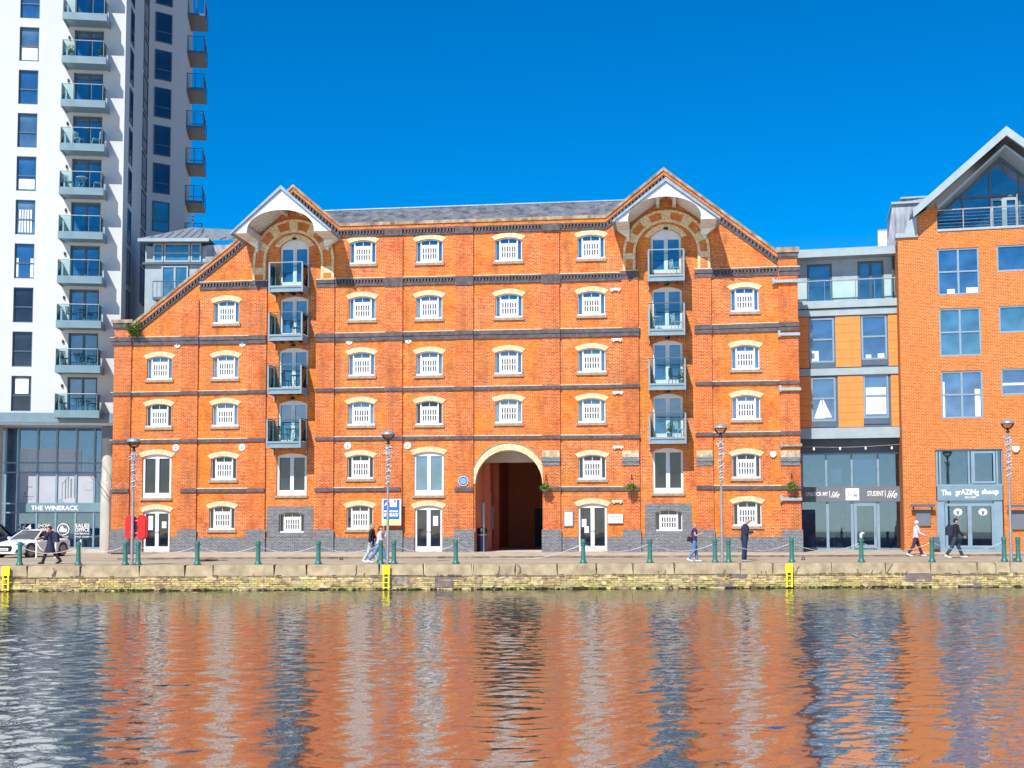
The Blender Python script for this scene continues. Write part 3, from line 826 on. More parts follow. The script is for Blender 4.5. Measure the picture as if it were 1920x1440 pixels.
# hanging baskets
def basket(px, py, lab):
    u, z = B.at(px, py, -.45)
    r = empty('hanging_basket', B.O + B.dx*u - B.dy*.45 + Vector((0,0,z-.25)), -B.yaw); tag(r, lab, 'hanging basket', 'hanging baskets on the brick front')
    p = MB(); p.lathe([(.04,0),(.13,.05),(.19,.14),(.21,.22)], 12); p.build('bowl', M['bark'], r, smooth=True)
    p = MB(); rnd = random.Random(px)
    for _ in range(260):
        a, e = rnd.uniform(0, 6.28), rnd.uniform(-.5, 1.57); q = rnd.uniform(.17, .31)
        c = Vector((q*math.cos(a)*math.cos(e), q*math.sin(a)*math.cos(e), .24+q*.8*math.sin(e)))
        d1 = Vector((rnd.uniform(-1,1), rnd.uniform(-1,1), rnd.uniform(-1,1))).normalized()*.05; d2 = Vector((rnd.uniform(-1,1), rnd.uniform(-1,1), rnd.uniform(-1,1))).normalized()*.04
        p.add([c-d1, c+d2, c+d1, c-d2], [(0,1,2,3)])
    p.build('foliage', M['leafy'], r)
    p = MB(); p.tube([(0, .44, .95), (0, .40, .98), (0, 0, .9)], .015, 5); p.tube([(0, .44, .5), (0, .2, .92)], .012, 5); p.build('bracket', M['black'], r)
    p = MB()
    for a in (0, 2.09, 4.19): p.tube([(.2*math.cos(a), .2*math.sin(a), .2), (0, 0, .9)], .006, 4)
    p.build('hanging_chain', M['black'], r)
basket(1023, 916, 'hanging basket just right of the big arched passage')
basket(1184, 915, 'hanging basket above the small white notice, middle of the three')
basket(1485, 913, 'hanging basket at the right end of the brick front beside the shopfront')
# litter bin in the passage mouth
u, z = B.at(902, 1020, .9)
r = empty('litter_bin', B.O + B.dx*(u+.05) + B.dy*.9 + Vector((0,0,ZG)), -B.yaw); tag(r, 'dark blue litter bin standing inside the mouth of the arched passage', 'bin')
p = MB(); p.lathe([(.26,0),(.28,.06),(.29,1.0),(.30,1.02)], 18); p.build('bin_body', mat('navy bin', (.012,.02,.07), .35), r, smooth=True)
p = MB(); p.lathe([(.30,1.021),(.30,1.10),(.24,1.22),(.06,1.27)], 18); p.build('hood', M['black'], r, smooth=True)
p = MB(); p.lathe([(.294,.85),(.296,.90)], 18); p.build('metal_ring', M['galv'], r, smooth=True)
# buddleia on the left parapet
u, z = B.at(256, 632, -.1)
r = empty('wall_shrub', B.O + B.dx*u - B.dy*.15 + Vector((0,0,z)), -B.yaw); tag(r, 'green self-seeded shrub growing out of the left end of the brick parapet', 'shrub')
p = MB(); st = MB(); rnd = random.Random(4)
for s in range(16):
    a = rnd.uniform(0, 6.28); tip = Vector((.6*math.cos(a)*rnd.uniform(.3,1), -.25+.3*math.sin(a), rnd.uniform(.2,.75)))
    st.tube([(0,0.05,0), tip*.5+Vector((0,0,.1)), tip], .012, 4)
    for _ in range(70):
        t = rnd.uniform(.25, 1.1); c = tip*t + Vector((rnd.gauss(0,.07), rnd.gauss(0,.07), rnd.gauss(0,.07)))
        d1 = Vector((rnd.uniform(-1,1), rnd.uniform(-1,1), rnd.uniform(-1,.4))).normalized()*.06; d2 = Vector((rnd.uniform(-1,1), rnd.uniform(-1,1), rnd.uniform(-1,1))).normalized()*.025
        p.add([c-d1, c+d2, c+d1, c-d2], [(0,1,2,3)])
st.build('stem', M['bark'], r); p.build('foliage', M['leafdk'], r)
# ================================================================ generic modern window
def face_child(o, root, rb, face, u=0, d=0, z=0):
    """place o (built in face coordinates) under root whose Bld is rb"""
    w = face.O + face.dx*u + face.dy*d
    rel = w - rb.O
    o.parent = root
    o.location = (rel.dot(rb.dx), rel.dot(rb.dy), z)
    o.rotation_euler = (0, 0, -(face.yaw - rb.yaw))
    return o
def mod_window(w, h, cols=1, rows=(.5,), frame='frame', glass='glass', t=.06, depth=.10, name='window', blind=None):
    f = MB(); f.prism([(-w/2,0),(w/2,0),(w/2,h),(-w/2,h)], .0, depth, 0, [[(-w/2+t,t),(w/2-t,t),(w/2-t,h-t),(-w/2+t,h-t)]])
    for k in range(1, cols):
        x = -w/2 + w*k/cols; f.box(x-t*.6, x+t*.6, .004, depth, t+.001, h-t-.001)
    for r_ in rows: f.box(-w/2+t+.001, w/2-t-.001, .008, depth-.004, h*r_-t*.5, h*r_+t*.5)
    o = f.build(name, M[frame])
    g = MB(); g.box(-w/2+t*.5, w/2-t*.5, depth*.6, depth*.6+.012, t*.5, h-t*.5); g.build('pane', M[glass], o)
    if blind:
        c = MB()
        for (a, b, z0, z1) in blind: c.box(-w/2+t+(w-2*t)*a, -w/2+t+(w-2*t)*b, depth*.6-.012, depth*.6-.004, t+(h-2*t)*z0, t+(h-2*t)*z1)
        c.build('curtain', M['curtain'], o)
    return o

# ================================================================ white tower
ta = Vector((vplane(230, 400, 70).x, 70, 0))
T = Bld(ta, R(-7.5))
tower = tag(empty('tower_block', ta, -T.yaw), 'tall white rendered apartment tower with stacked glass balconies rising out of the photo', 'building')
zb_t = T.Z(100, 775); ZT = 40.0
p_z0 = T.Z(40, 704.7); pitch = (T.Z(40, 50) - p_z0)/8
NR = 13
hw_, hd_ = T.X(58.3, 738) - T.X(20.8, 738), p_z0 - T.Z(40, 771)
wx = (T.X(58.3, 738) + T.X(20.8, 738))/2
dx0, dx1 = T.X(126, 735), T.X(182, 735); dz = T.Z(150, 707) - p_z0; sl_z = T.Z(140, 769, -1.25); sl_off = sl_z - p_z0
holes = []
for k in range(NR):
    z = p_z0 + pitch*k
    holes.append([(wx-hw_/2, z-hd_), (wx+hw_/2, z-hd_), (wx+hw_/2, z), (wx-hw_/2, z)])
    holes.append([(dx0, z+sl_off-.02), (dx1, z+sl_off-.02), (dx1, z+dz), (dx0, z+dz)])
mb = MB(); xl = -15.0
mb.prism([(xl, zb_t), (0, zb_t), (0, ZT), (xl, ZT)], 0, .35, 0, holes)
mb.box(xl, xl+.3, .351, 14, zb_t, ZT)
mb.build('wall', M['render'], tower)
wb = {0:[(.12,.88,.5,.98)], 3:[(.0,.14,.02,.6),(.82,1,.02,.6)], 4:[(.1+.16*i,.2+.16*i,.05,.75) for i in range(5)], 8:[(.05,.95,.03,.42)], 5:[(.05,.95,.04,.35)]}
for k in range(NR):
    z = p_z0 + pitch*k
    w = mod_window(hw_, hd_, 1, (.45,), blind=wb.get(k), glass=('glass_lt' if k in (4, 6, 8) else 'glass') if k > 2 else 'glass_blk'); w.parent = tower; w.location = (wx, .10, z-hd_)
    w = mod_window(dx1-dx0, dz-sl_off, 2, (), t=.10, name='balcony_door', glass='glass'); w.parent = tower; w.location = ((dx0+dx1)/2, .16, z+sl_off)
bx0, bx1 = T.X(101, 770, -1.25), T.X(186, 770, -1.25); bw = bx1-bx0; bc = (bx0+bx1)/2
fz = sl_z - T.Z(140, 783, -1.25); rz_ = T.Z(140, 738, -1.25) - sl_z
s = MB(); s.box(-bw/2, bw/2, -1.25, -1.17, -fz, 0); s.box(-bw/2, -bw/2+.08, -1.169, 0, -fz, 0); s.box(bw/2-.08, bw/2, -1.169, 0, -fz, 0)
s.box(-bw/2+.081, bw/2-.081, -1.169, -.001, -fz+.06, -.02)
balp = s.build('balcony', M['canopy'], tower)
g = MB(); g.box(-bw/2+.02, bw/2-.16, -1.20, -1.185, .0, rz_-.02); g.box(-bw/2+.02, -bw/2+.035, -1.18, -.05, 0, rz_-.02); g.box(bw/2-.16, bw/2-.145, -1.18, -.05, 0, rz_-.02)
g.build('glass_panel', M['glass_bal'], balp)
r_ = MB(); r_.tube([(-bw/2+.03, -.03, rz_), (-bw/2+.03, -1.19, rz_), (bw/2-.15, -1.19, rz_), (bw/2-.15, -.03, rz_)], .022, 6)
for x in (-bw/2+.03, -bw*.2, bw*.18, bw/2-.15): r_.box(x-.012, x+.012, -1.184, -1.168, 0, rz_)
r_.build('handrail', M['galv'], balp)
TB = []
for k in range(NR):
    o = balp if k == 0 else copy_tree(balp, tower)
    o.location = (bc, 0, sl_z + pitch*k); TB.append(sl_z + pitch*k)
    lm = MB(); u = T.X(116.5, 723); lm.box(-.04, .04, -.1, 0, 0, .16); lm.build('wall_light', M['black'], tower, (u, 0, T.Z(116.5, 726) + pitch*k))
# shaded side faces
D2 = 78.75
Bw = Vector((vplane(276, 300, D2).x, D2, 0)); Cw = Vector((vplane(348, 250, 80.2).x, 80.2, 0))
def mkface(P0, P1):
    d = P1-P0; f = Bld(P0, -math.atan2(d.y, d.x)); f.L = d.length; return f
FA = mkface(ta, Bw)
FB = mkface(Bw, Cw); FC = mkface(Cw, Cw + Vector((-.66, 4, 0)))
def plainface(F, inset=0.0):
    p = MB(); p.box(0, F.L, 0, .3, zb_t-4, ZT); o = p.build('side_wall', M['render'], tower); face_child(o, tower, T, F)
plainface(FA); plainface(FB); plainface(FC)
def facewin(F, px0, px1, py0, py1, pitchpx_top, n, k0, rows=(.35,)):
    ym = (py0+py1)/2; u0, u1 = F.X(px0, ym), F.X(px1, ym); zt, zb = F.Z((px0+px1)/2, py0), F.Z((px0+px1)/2, py1)
    pit = (F.Z((px0+px1)/2, py0-pitchpx_top*4) - zt)/4
    for k in range(k0, n):
        w = mod_window(abs(u1-u0), zt-zb, 1, rows, t=.07, depth=.05, glass='glass_teal' if (k < 0 and F is FB) else 'glass_navy')
        face_child(w, tower, T, F, (u0+u1)/2, -.045, zb+pit*k)
facewin(FB, 286.5, 318.5, 307, 363.5, 70.8, 9, -1)
facewin(FA, 265.5, 274.3, 287, 356, 74.6, 8, -3)
facewin(FA, 239.8, 246, 318, 384, 78, 8, -3)
# balconies on the far corner
for k in range(-1, 9):
    zt = 1.7 + 0; near = Cw.y+.1
    zz = vplane(365, 375 - 70.3*k, near).z
    s = MB(); s.box(0, 2.8, -1.1, 0, -.15, 0); o = s.build('balcony', M['frame'], tower); face_child(o, tower, T, FC, .1, 0, zz)
    g = MB(); g.box(.02, .03, -1.08, -.02, 0, .9); g.box(.04, 2.76, -1.07, -1.06, 0, .9); g.build('glass_panel', M['glass_bal'], o)
    r_ = MB(); r_.tube([(.02,0,.95),(.02,-1.08,.95),(2.78,-1.08,.95),(2.78,0,.95)], .025, 5)
    for y in (-.05, -.55, -1.08): r_.box(0, .019, y-.02, y+.02, 0, .95)
    for x in (1.4, 2.75): r_.box(x, x+.04, -1.1, -1.075, 0, .95)
    r_.build('handrail', M['steel_dark'], o)
# ground floor of the tower
zc1, zc0 = zb_t-.003, T.Z(60, 792, -.35)
c = MB(); c.box(xl, T.X(214, 785, -.35), -.35, 3.6, zc0, zc1); c.build('canopy', M['canopy'], tower)
c = MB(); c.box(xl, T.X(213, 785, -.2), -.25, 3.6, zc0-.12, zc0-.002); c.build('canopy_soffit', M['white'], tower)
GD = 2.0
def TX(px, py=950): return T.X(px, py, GD)
def TZ(py, px=100): return T.Z(px, py, GD)
zg0 = .22
c = MB(); c.box(xl, TX(206), GD-.1, GD+.3, ZG-.3, zg0); c.build('base_slab', M['concrete'], tower)
g = MB(); g.box(xl, TX(190), GD+.05, GD+.06, zg0+.05, zc0-.13); gl_t = g.build('shop_glass', M['glass_shop'], tower)
f = MB()
for px in (-40, 8, 32, 68, 104, 141, 175, 189): 
    x = TX(px+1); f.box(x-.05, x+.05, GD-.05, GD+.049, zg0, zc0-.13)
for py in (868, 886, 944, 961): z = TZ(py); f.box(xl, TX(190), GD-.03, GD+.045, z-.04, z+.04)
f.box(xl, TX(190), GD-.03, GD+.045, zg0, zg0+.1)
f.build('curtain_wall_frame', M['frame_lt'], tower)
# dark room behind, printed panel, pierced screen
c = MB(); c.box(xl, TX(192), GD+4, GD+4.2, 0, zc0); c.box(xl, TX(192), GD+.1, GD+4, zc0-.3, zc0-.13); c.box(xl, TX(192), GD+.1, GD+4, 0.0, .2); c.box(TX(192), TX(192)+.15, GD-.6, GD+4, 0, zc0-.13)
c.build('interior_wall', M['interior'], tower)
pan = MB(); pan.box(TX(35), TX(175), GD+.03, GD+.045, TZ(943), TZ(888)); pp = pan.build('printed_panel', mat('printed panel', (.42,.44,.50), .6, var=.06, vscale=.6), tower)
pan = MB()
for (a, b, y0, y1) in ((115,117,938,904),(121,123,936,899),(126,128,934,893),(131,134,934,898),(138,140,934,896)): pan.box(TX(a), TX(b), GD+.03, GD+.04, TZ(max(y0,y1)), TZ(min(y0,y1)))
pan.prism([(TX(114),TZ(908)),(TX(129),TZ(888)),(TX(131),TZ(888)),(TX(116),TZ(908))], GD+.018, GD+.028)
pan.prism([(TX(105),TZ(935)),(TX(113),TZ(935)),(TX(121),TZ(943)),(TX(105),TZ(943))], GD+.018, GD+.028)
for (a, b, y0, y1) in ((155,174,903.5,904.5),(155,174,918.5,919.5),(155,156,904,919),(173,174,904,919)): pan.box(TX(a), TX(b), GD+.03, GD+.04, TZ(y1), TZ(y0))
for (a, b, y0, y1) in ((40,62,930,932),(42,60,935,937),(44,48,922,928),(50,60,912,914),(49,51,913,920)): pan.box(TX(a), TX(b), GD+.03, GD+.04, TZ(y1), TZ(y0))
pan.build('panel_drawing', M['grey_lt'], pp)
sc = MB(); rnd = random.Random(2)
x0, x1, z0, z1 = TX(35), TX(150), TZ(884), TZ(842)
nx, nz = 30, 9
for i in range(nx+1):
    x = x0+(x1-x0)*i/nx; sc.box(x-.012, x+.012, GD-.0, GD+.01, z0, z1)
for j in range(nz+1):
    z = z0+(z1-z0)*j/nz; sc.box(x0, x1, GD+.011, GD+.02, z-.012, z+.012)
for i in range(nx):
    for j in range(nz):
        cx_, cz_ = x0+(x1-x0)*(i+.5)/nx, z0+(z1-z0)*(j+.5)/nz; q = .045
        sc.prism([(cx_-q,cz_),(cx_,cz_-q),(cx_+q,cz_),(cx_,cz_+q)], GD-.012, GD-.002)
sc.build('pierced_screen', M['curtain'], tower)
fs = MB(); fs.box(TX(33), TX(189), GD-.09, GD-.051, TZ(960), TZ(945)); fs.build('fascia', M['canopy'], tower)
text('shop_lettering', 'THE WINERACK', tower, (TX(59)+TX(148))/2, GD-.10, TZ(952.5), M['letter'], height=TZ(948)-TZ(957), width=TX(147.5)-TX(59), bold=.02)
def ttext(s, a, b, y0, y1, bold=.01): text('glass_lettering', s, tower, (TX(a)+TX(b))/2, GD-.06, (TZ(y0)+TZ(y1))/2, M['letter'], height=TZ(y0)-TZ(y1), width=TX(b)-TX(a), bold=bold)
ttext('264', 34, 60, 983, 994); ttext('SHOW', 72, 96, 982, 989); ttext('HOME', 72, 96, 990, 997)
ttext('SALES', 142, 169, 982, 989, .02); ttext('OFFICE', 142, 169, 990, 997, .02); ttext('ON MARINA', 142, 169, 999, 1002.5); ttext('07967 370060', 142, 169, 1005, 1008)
em = MB(); ce = (TX(120), TZ(992.5)); ro_ = (TX(131.5)-TX(108.5))/2
for k in range(28):
    a, b = 2*math.pi*k/28, 2*math.pi*(k+1)/28
    em.prism([(ce[0]+ro_*.86*math.cos(a), ce[1]+ro_*.86*math.sin(a)), (ce[0]+ro_*math.cos(a), ce[1]+ro_*math.sin(a)), (ce[0]+ro_*math.cos(b), ce[1]+ro_*math.sin(b)), (ce[0]+ro_*.86*math.cos(b), ce[1]+ro_*.86*math.sin(b))], GD-.066, GD-.056)
r_ = ro_*.7
em.prism([(ce[0]-r_*.8, ce[1]-r_*.6), (ce[0]+r_*.8, ce[1]-r_*.6), (ce[0]+r_*.9, ce[1]+.05*r_), (ce[0]+r_*.1, ce[1]+.25*r_), (ce[0]-.1*r_, ce[1]+.9*r_), (ce[0]-.6*r_, ce[1]+.6*r_), (ce[0]-.9*r_, ce[1]+.0*r_)], GD-.066, GD-.056)
em.build('round_emblem', M['letter'], tower)
ttext('PENTHOUSE', 109, 130, 1005, 1007.5)
# concrete column
cx_, cz_ = T.at(200, 1000, .7); col = MB(); col.lathe([(.33, ZG-.3), (.33, T.Z(200, 826, .7)), (.30, T.Z(200, 826, .7)+.12)], 20, (cx_, .7, 0)); col.build('round_column', M['concrete'], tower, smooth=True)
cc = MB(); cc.box(cx_-.3, cx_+.3, .4, 1.0, T.Z(200, 826, .7)+.12, zc0-.13); cc.build('column_neck', M['grey_pan'], tower)
cc = MB(); x = T.X(0, 900, .5); cc.box(x-.45, x+.02, .2, .9, ZG-.3, zc0-.13); cc.build('end_pier', M['concrete'], tower)
# bare climber beside the column
r = empty('bare_climber', T.O + T.dx*T.X(206, 920, -.6) + T.dy*(-.6) + Vector((0,0,0))); tag(r, 'leafless thin climbing plant beside the pale concrete column', 'plant')
rnd = random.Random(11); st = MB()
def branch(p, d, L, rad, lev):
    pts = [p]; q = p.copy(); dd = d.copy()
    for i in range(5):
        dd = (dd + Vector((rnd.uniform(-.35,.35), rnd.uniform(-.2,.2), rnd.uniform(-.2,.3)))).normalized(); q = q + dd*L/5; pts.append(q.copy())
        if lev > 0 and i > 0: branch(q.copy(), (dd + Vector((rnd.uniform(-1,.6), rnd.uniform(-.5,.5), rnd.uniform(-.1,.9)))).normalized(), L*.62, rad*.6, lev-1)
    st.tube(pts, [rad*(1-.12*i) for i in range(6)], 4, cap=False)
st.tube([(0,0,0),(.02,0,1.5),(.0,0,3.1)], .025, 5); branch(Vector((0,0,3.0)), Vector((-.7,0,.7)), 1.6, .022, 2); branch(Vector((0,0,2.6)), Vector((-.2,0,1)), 1.7, .022, 2)
st.build('twigs', M['bark'], r)

# ================================================================ glass and zinc penthouse behind the warehouse
py_ = 71.6
PH = Bld((vplane(272, 500, py_).x, py_, 0), 0.0)
ph = tag(empty('penthouse_block', PH.O, 0), 'glazed grey penthouse block with ribbed metal hip roof behind the left gable', 'building')
x1 = PH.X(440, 480); z_e = PH.Z(330, 452)
b = MB(); b.box(0, x1, 0, 4.6, 5, z_e-.3); b.build('wall', M['grey_lt'], ph)
X = lambda p, y=480: PH.X(p, y)
Z = lambda p, x=320: PH.Z(x, p)
bd = MB(); bd.box(X(282), X(392), -.35, -.001, Z(455), z_e-.301+.3); bd.box(-.1, X(395), -.2, -.001, Z(497), Z(493)); bd.build('fascia', M['frame'], ph)
def phwin(a, b_, y0, y1, cols, rows, nm='window', gm='glass_teal'):
    w = mod_window(X(b_)-X(a), Z(y0)-Z(y1), cols, rows, frame='grey_lt', glass=gm, t=.09, name=nm); w.parent = ph; w.location = ((X(a)+X(b_))/2, -.12, Z(y1))
phwin(288, 307, 457, 492, 1, (.48,)); phwin(308.5, 357, 457, 492, 1, (.48,)); phwin(358.5, 378, 457, 492, 1, (.48,)); phwin(304, 354, 499, 560, 2, (), 'balcony_door')
p = MB(); p.box(X(386), x1+.05, -.1, .0, Z(520), z_e-.25); p.build('zinc_cladding', M['zinc_old'], ph)
rl = MB(); rl.tube([(X(296), -.9, Z(533)), (X(350), -.9, Z(533))], .03, 5)
for k in range(8): x = X(296)+(X(350)-X(296))*k/7; rl.box(x-.015, x+.015, -.91, -.89, Z(562), Z(533))
rl.box(X(296), X(350), -.95, 0, Z(562)-.15, Z(562)); rl.build('balcony', M['frame'], ph)
rr = MB(); ex0, ex1 = X(266, 452), X(397, 452); ax, azz = PH.at(361, 426, 2.4)
rr.add([(ex0,-.7,z_e),(ex1,-.7,z_e),(ex1,5.2,z_e),(ex0,5.2,z_e),(ax,2.4,azz)], [(0,1,4),(1,2,4),(2,3,4),(3,0,4),(3,2,1,0)])
rr.add([(ex1-1,.6,z_e+.15),(x1+2.2,.6,z_e+.25),(x1+2.2,4,azz+.05),(ax,2.4,azz-.02)], [(0,1,2,3)])
for k in range(9):
    t = (k+.5)/9; a = Vector((ex0+(ex1-ex0)*t, -.7, z_e+.02)); d_ = Vector((ax,2.4,azz+.02))-a; tt = .35+.6*(1-abs(2*t-1)); 
    tgt = Vector((a.x, -.7+3.1*(1-abs(t-.72)/(.72 if t<.72 else .28)), 0)); s_ = (tgt.y+.7)/3.1
    rr.tube([a, (a.x, tgt.y, z_e+(azz-z_e)*s_+.02)], .035, 4)
for k in range(6): x = ex1+.3+k*.55; rr.tube([(x, .6, z_e+.2), (x+.3, 4, azz+.06)], .03, 4)
rr.build('roof', M['zinc'], ph)
rr = MB(); rr.box(ex0-.02, ex1+.02, -.76, -.69, z_e-.18, z_e); rr.box(X(270), X(392), -.68, .01, z_e-.12, z_e-.02); rr.build('gutter', M['grey_lt'], ph)
fn = MB(); fn.tube([(ax,2.4,azz),(ax,2.4,azz+.8)], .03, 5); fn.lathe([(.02,0),(.1,.1),(.02,.2),(.08,.3),(.01,.5)], 8, (ax,2.4,azz+.35)); fn.tube([(ax-.25,2.4,azz+.75),(ax+.25,2.4,azz+.75)], .02, 4); fn.build('finial', M['frame'], ph)

# ================================================================ grey and orange link block
LO = Vector((vplane(1500, 800, 67.3).x, 67.3, 0))
L = Bld(LO, R(13))
lk = tag(empty('link_block', LO, -L.yaw), 'narrow grey block with orange panels and a glass shopfront between the two brick buildings', 'building')
LXL = -1.6; LXR = L.X(1698, 760)
lx = lambda p, y=700, d=0: L.X(p, y, d)
lz = lambda y, x=1600, d=0: L.Z(x, y, d)
wlk = []
def rect(a, b, y0, y1, xr, d=0): 
    x0_, x1_ = L.X(a, (y0+y1)/2, d), L.X(b, (y0+y1)/2, d); return (x0_, x1_, lz(y1, xr, d), lz(y0, xr, d))
w4 = [rect(1517,1564,597,680,1540), rect(1615,1663,591,674,1640), rect(1521,1567,708,790,1543), rect(1619,1666,702,784,1643)]
mb = MB(); zb0 = lz(822); zt3 = lz(563)
mb.prism([(LXL, zb0), (LXR, zb0), (LXR, zt3), (LXL, zt3)], 0, .3, 0, [[(a,c),(b,c),(b,d),(a,d)] for a, b, c, d in w4])
mb.box(LXL, LXR, .301, 8, zb0, zb0+.2); mb.box(LXR-.2, LXR, .301, 8, zb0+.2, zt3); mb.box(LXL, LXR, .301, 8, zt3-.25, zt3)
mb.build('wall', M['frame'], lk)
cl = MB()
for (ya, yb) in ((592,688), (704,801)):
    for a, b in ((LXL, lx(1516.5,640)), (lx(1566.5,640), lx(1613.5,640)), (lx(1665.5,640), LXR)):
        if ya > 600: a, b = (a if a == LXL else a+.08), (b if b == LXR else b+.08)
        n = 6 if ya < 600 else 7
        z1_, z0_ = lz(ya), lz(yb)
        for k in range(n): cl.box(a, b, -.06, -.002, z0_+(z1_-z0_)*k/n+.006, z0_+(z1_-z0_)*(k+1)/n-.006)
cl.build_split('cladding', M['clad'], lk)
for i, (a, b, c, d) in enumerate(w4):
    bl = {0:[(.05,.35,.0,.25)], 1:[(.1,.35,.0,.08),(.65,.95,0,.1)], 2:None, 3:[(.03,.97,.06,.72)]}[i]
    w = mod_window(b-a, d-c, 1, (.52,), t=.09, frame='frame_lt', blind=bl); w.parent = lk; w.location = ((a+b)/2, -.03, c)
    sp = MB(); sp.box(a, b, -.05, -.002, c-.30, c-.004); sp.build('spandrel', M['frame'], lk)
    if i == 2:
        q = MB(); q.prism([(-.5,.15),(.05,.15),(-.12,1.2)], .035, .045); q.prism([(.0,.2),(.42,.2),(-.05,1.25)], .035, .045); q.build('ship_model', M['curtain'], w)
bb = MB()
for (ya, yb, pr) in ((563,577,.25), (579,591,.14), (690,703,.14), (802,822,.2)): 
    P = [L.at(1502, ya+ .5 if False else ya+2), L.at(1695, ya-4)]; bb.box(LXL, LXR, -pr, -.001, lz(yb), lz(ya))
bb.build_split('floor_band', M['grey_lt'], lk)
# set back top floor
SD = .9; ztop = lz(484, 1600, SD)
rz1, rz0 = lz(463, 1600, .2), lz(480, 1600, .2)
holes_t = []
tw = [(1513, 1560, 495, 561), (1608, 1657, 489, 556)]
rt = []
for a, b, y0, y1 in tw:
    x0_, x1_ = L.X(a, 520, SD), L.X(b, 520, SD); rt.append((x0_, x1_, zt3+.02, L.Z((a+b)/2, y0, SD)))
mb = MB(); mb.prism([(LXL, zt3), (LXR+.5, zt3), (LXR+.5, ztop), (LXL, ztop)], SD, SD+.25, 0, [[(a,c+.02),(b,c+.02),(b,d),(a,d)] for a,b,c,d in rt]); mb.build('top_wall', M['grey_lt'], lk)
mb = MB()
for a, b in ((LXL, rt[0][0]-.02), (rt[0][1]+.02, rt[1][0]-.02), (rt[1][1]+.02, LXR)): mb.box(a, b, SD-.05, SD-.001, zt3, L.Z(1600, 528, SD) if False else lz(527, 1600, SD))
mb.build_split('white_upstand', M['white'], lk)
for i, (a, b, c, d) in enumerate(rt):
    w = mod_window(b-a, d-c-.02, 1 if i == 0 else 2, (), t=.12, frame='frame'); w.parent = lk; w.location = ((a+b)/2, SD+.03, c+.02)
mb = MB(); mb.box(LXL, LXR+.5, .0, 8, rz0, rz1-.18); mb.box(LXL, LXR+.5, .3, 8, rz1-.179, rz1); mb.build('roof', M['grey_lt'], lk)
mb = MB(); mb.box(LXL, LXR, .02, .06, zt3+.04, lz(524)-.04); g = mb.build('balustrade', M['glass_bal'], lk)
mb = MB(); mb.tube([(LXL, .04, lz(524)), (LXR, .04, lz(524))], .03, 6)
for p in (1516, 1546, 1558, 1604, 1640, 1672, 1690): x = lx(p, 540); mb.box(x-.02, x+.02, .061, .09, zt3, lz(524))
mb.build('handrail', M['galv'], g)
mb = MB(); x = lx(1674, 520, SD); mb.tube([(x, SD-.15, zt3), (x, SD-.15, ztop)], .06, 6); mb.build('drain_pipe', M['frame'], lk)
# shopfront
SH = .9
sx = lambda p, y=980: L.X(p, y, SH)
sz = lambda y, x=1600: L.Z(x, y, SH)
g = MB(); g.box(LXL, LXR, SH, SH+.012, ZG+.1, sz(851)); g.build('shop_glass', M['glass_shop'], lk)
mb = MB(); mb.box(LXL, LXR, SH-.02, SH+.3, sz(849), zb0-.001); mb.build('shop_bulkhead', M['frame'], lk)
mb = MB()
for p in (1504, 1549, 1597, 1646, 1694): x = sx(p, 880); mb.box(x-.05, x+.05, SH-.07, SH-.001, sz(913), sz(849)); 
for p in (1552, 1598, 1647, 1695): x = sx(p, 980); mb.box(x-.07, x+.07, SH-.07, SH-.001, ZG, sz(941))
mb.box(LXL, LXR, SH-.06, SH-.002, sz(852), sz(849)); mb.box(LXL, LXR, SH-.06, SH-.002, sz(1030), ZG+.12); mb.box(LXL, LXR, SH-.1, SH+4, ZG-.3, ZG+.06)
mb.build('shop_frame', M['frame_lt'], lk)
mb = MB(); a, b = sx(1601.5), sx(1643.5); mb.prism([(a, ZG+.12), (b, ZG+.12), (b, sz(944)), (a, sz(944))], SH-.12, SH-.071, 0, [[(a+.14, ZG+.3), (b-.14, ZG+.3), (b-.14, sz(944)-.14), (a+.14, sz(944)-.14)]])
o = mb.build('shop_door', M['frame_lt'], lk); mb = MB(); mb.tube([(b-.08, SH-.17, .95), (b-.08, SH-.17, 1.35)], .02, 5); mb.build('handle', M['galv'], o)
mb = MB(); mb.box(LXL, LXR, SH-.16, SH-.08, sz(941), sz(912.5)); o = mb.build('sign_board', M['grey_sign'], lk)
def stext(s, a, b, y0, y1, sh=0.0, bold=.015): text('sign_lettering', s, o, (sx(a,926)+sx(b,926))/2, SH-.175, (sz(y0)+sz(y1))/2, M['letter'], height=sz(y0)-sz(y1), width=sx(b,926)-sx(a,926), shear=sh, bold=bold)
stext('UNLOCK MY', 1511, 1552.5, 922, 929.5); stext('|', 1555, 1556, 920, 932); stext('life', 1558, 1574, 921.5, 933, .45, .002)
stext('STUDENT', 1626, 1656.5, 921, 930.5, 0, .008); stext('|', 1659, 1660, 920, 932); stext('life', 1662.5, 1682, 920.5, 934, .45, .002)
mb = MB(); mb.box(sx(1585.5,926), sx(1610.5,926), SH-.19, SH-.165, sz(938), sz(916)); e = mb.build('logo_square', M['letter'], o)
text('logo_lettering', 'LONGER', e, sx(1598,926), SH-.2, sz(921.5), M['ink'], height=sz(919.5)-sz(923), width=sx(1607,926)-sx(1589,926)); text('logo_lettering', 'FILM', e, sx(1598,926), SH-.2, sz(929), M['ink'], height=sz(925)-sz(933), width=sx(1606.5,926)-sx(1589.5,926), bold=.01)
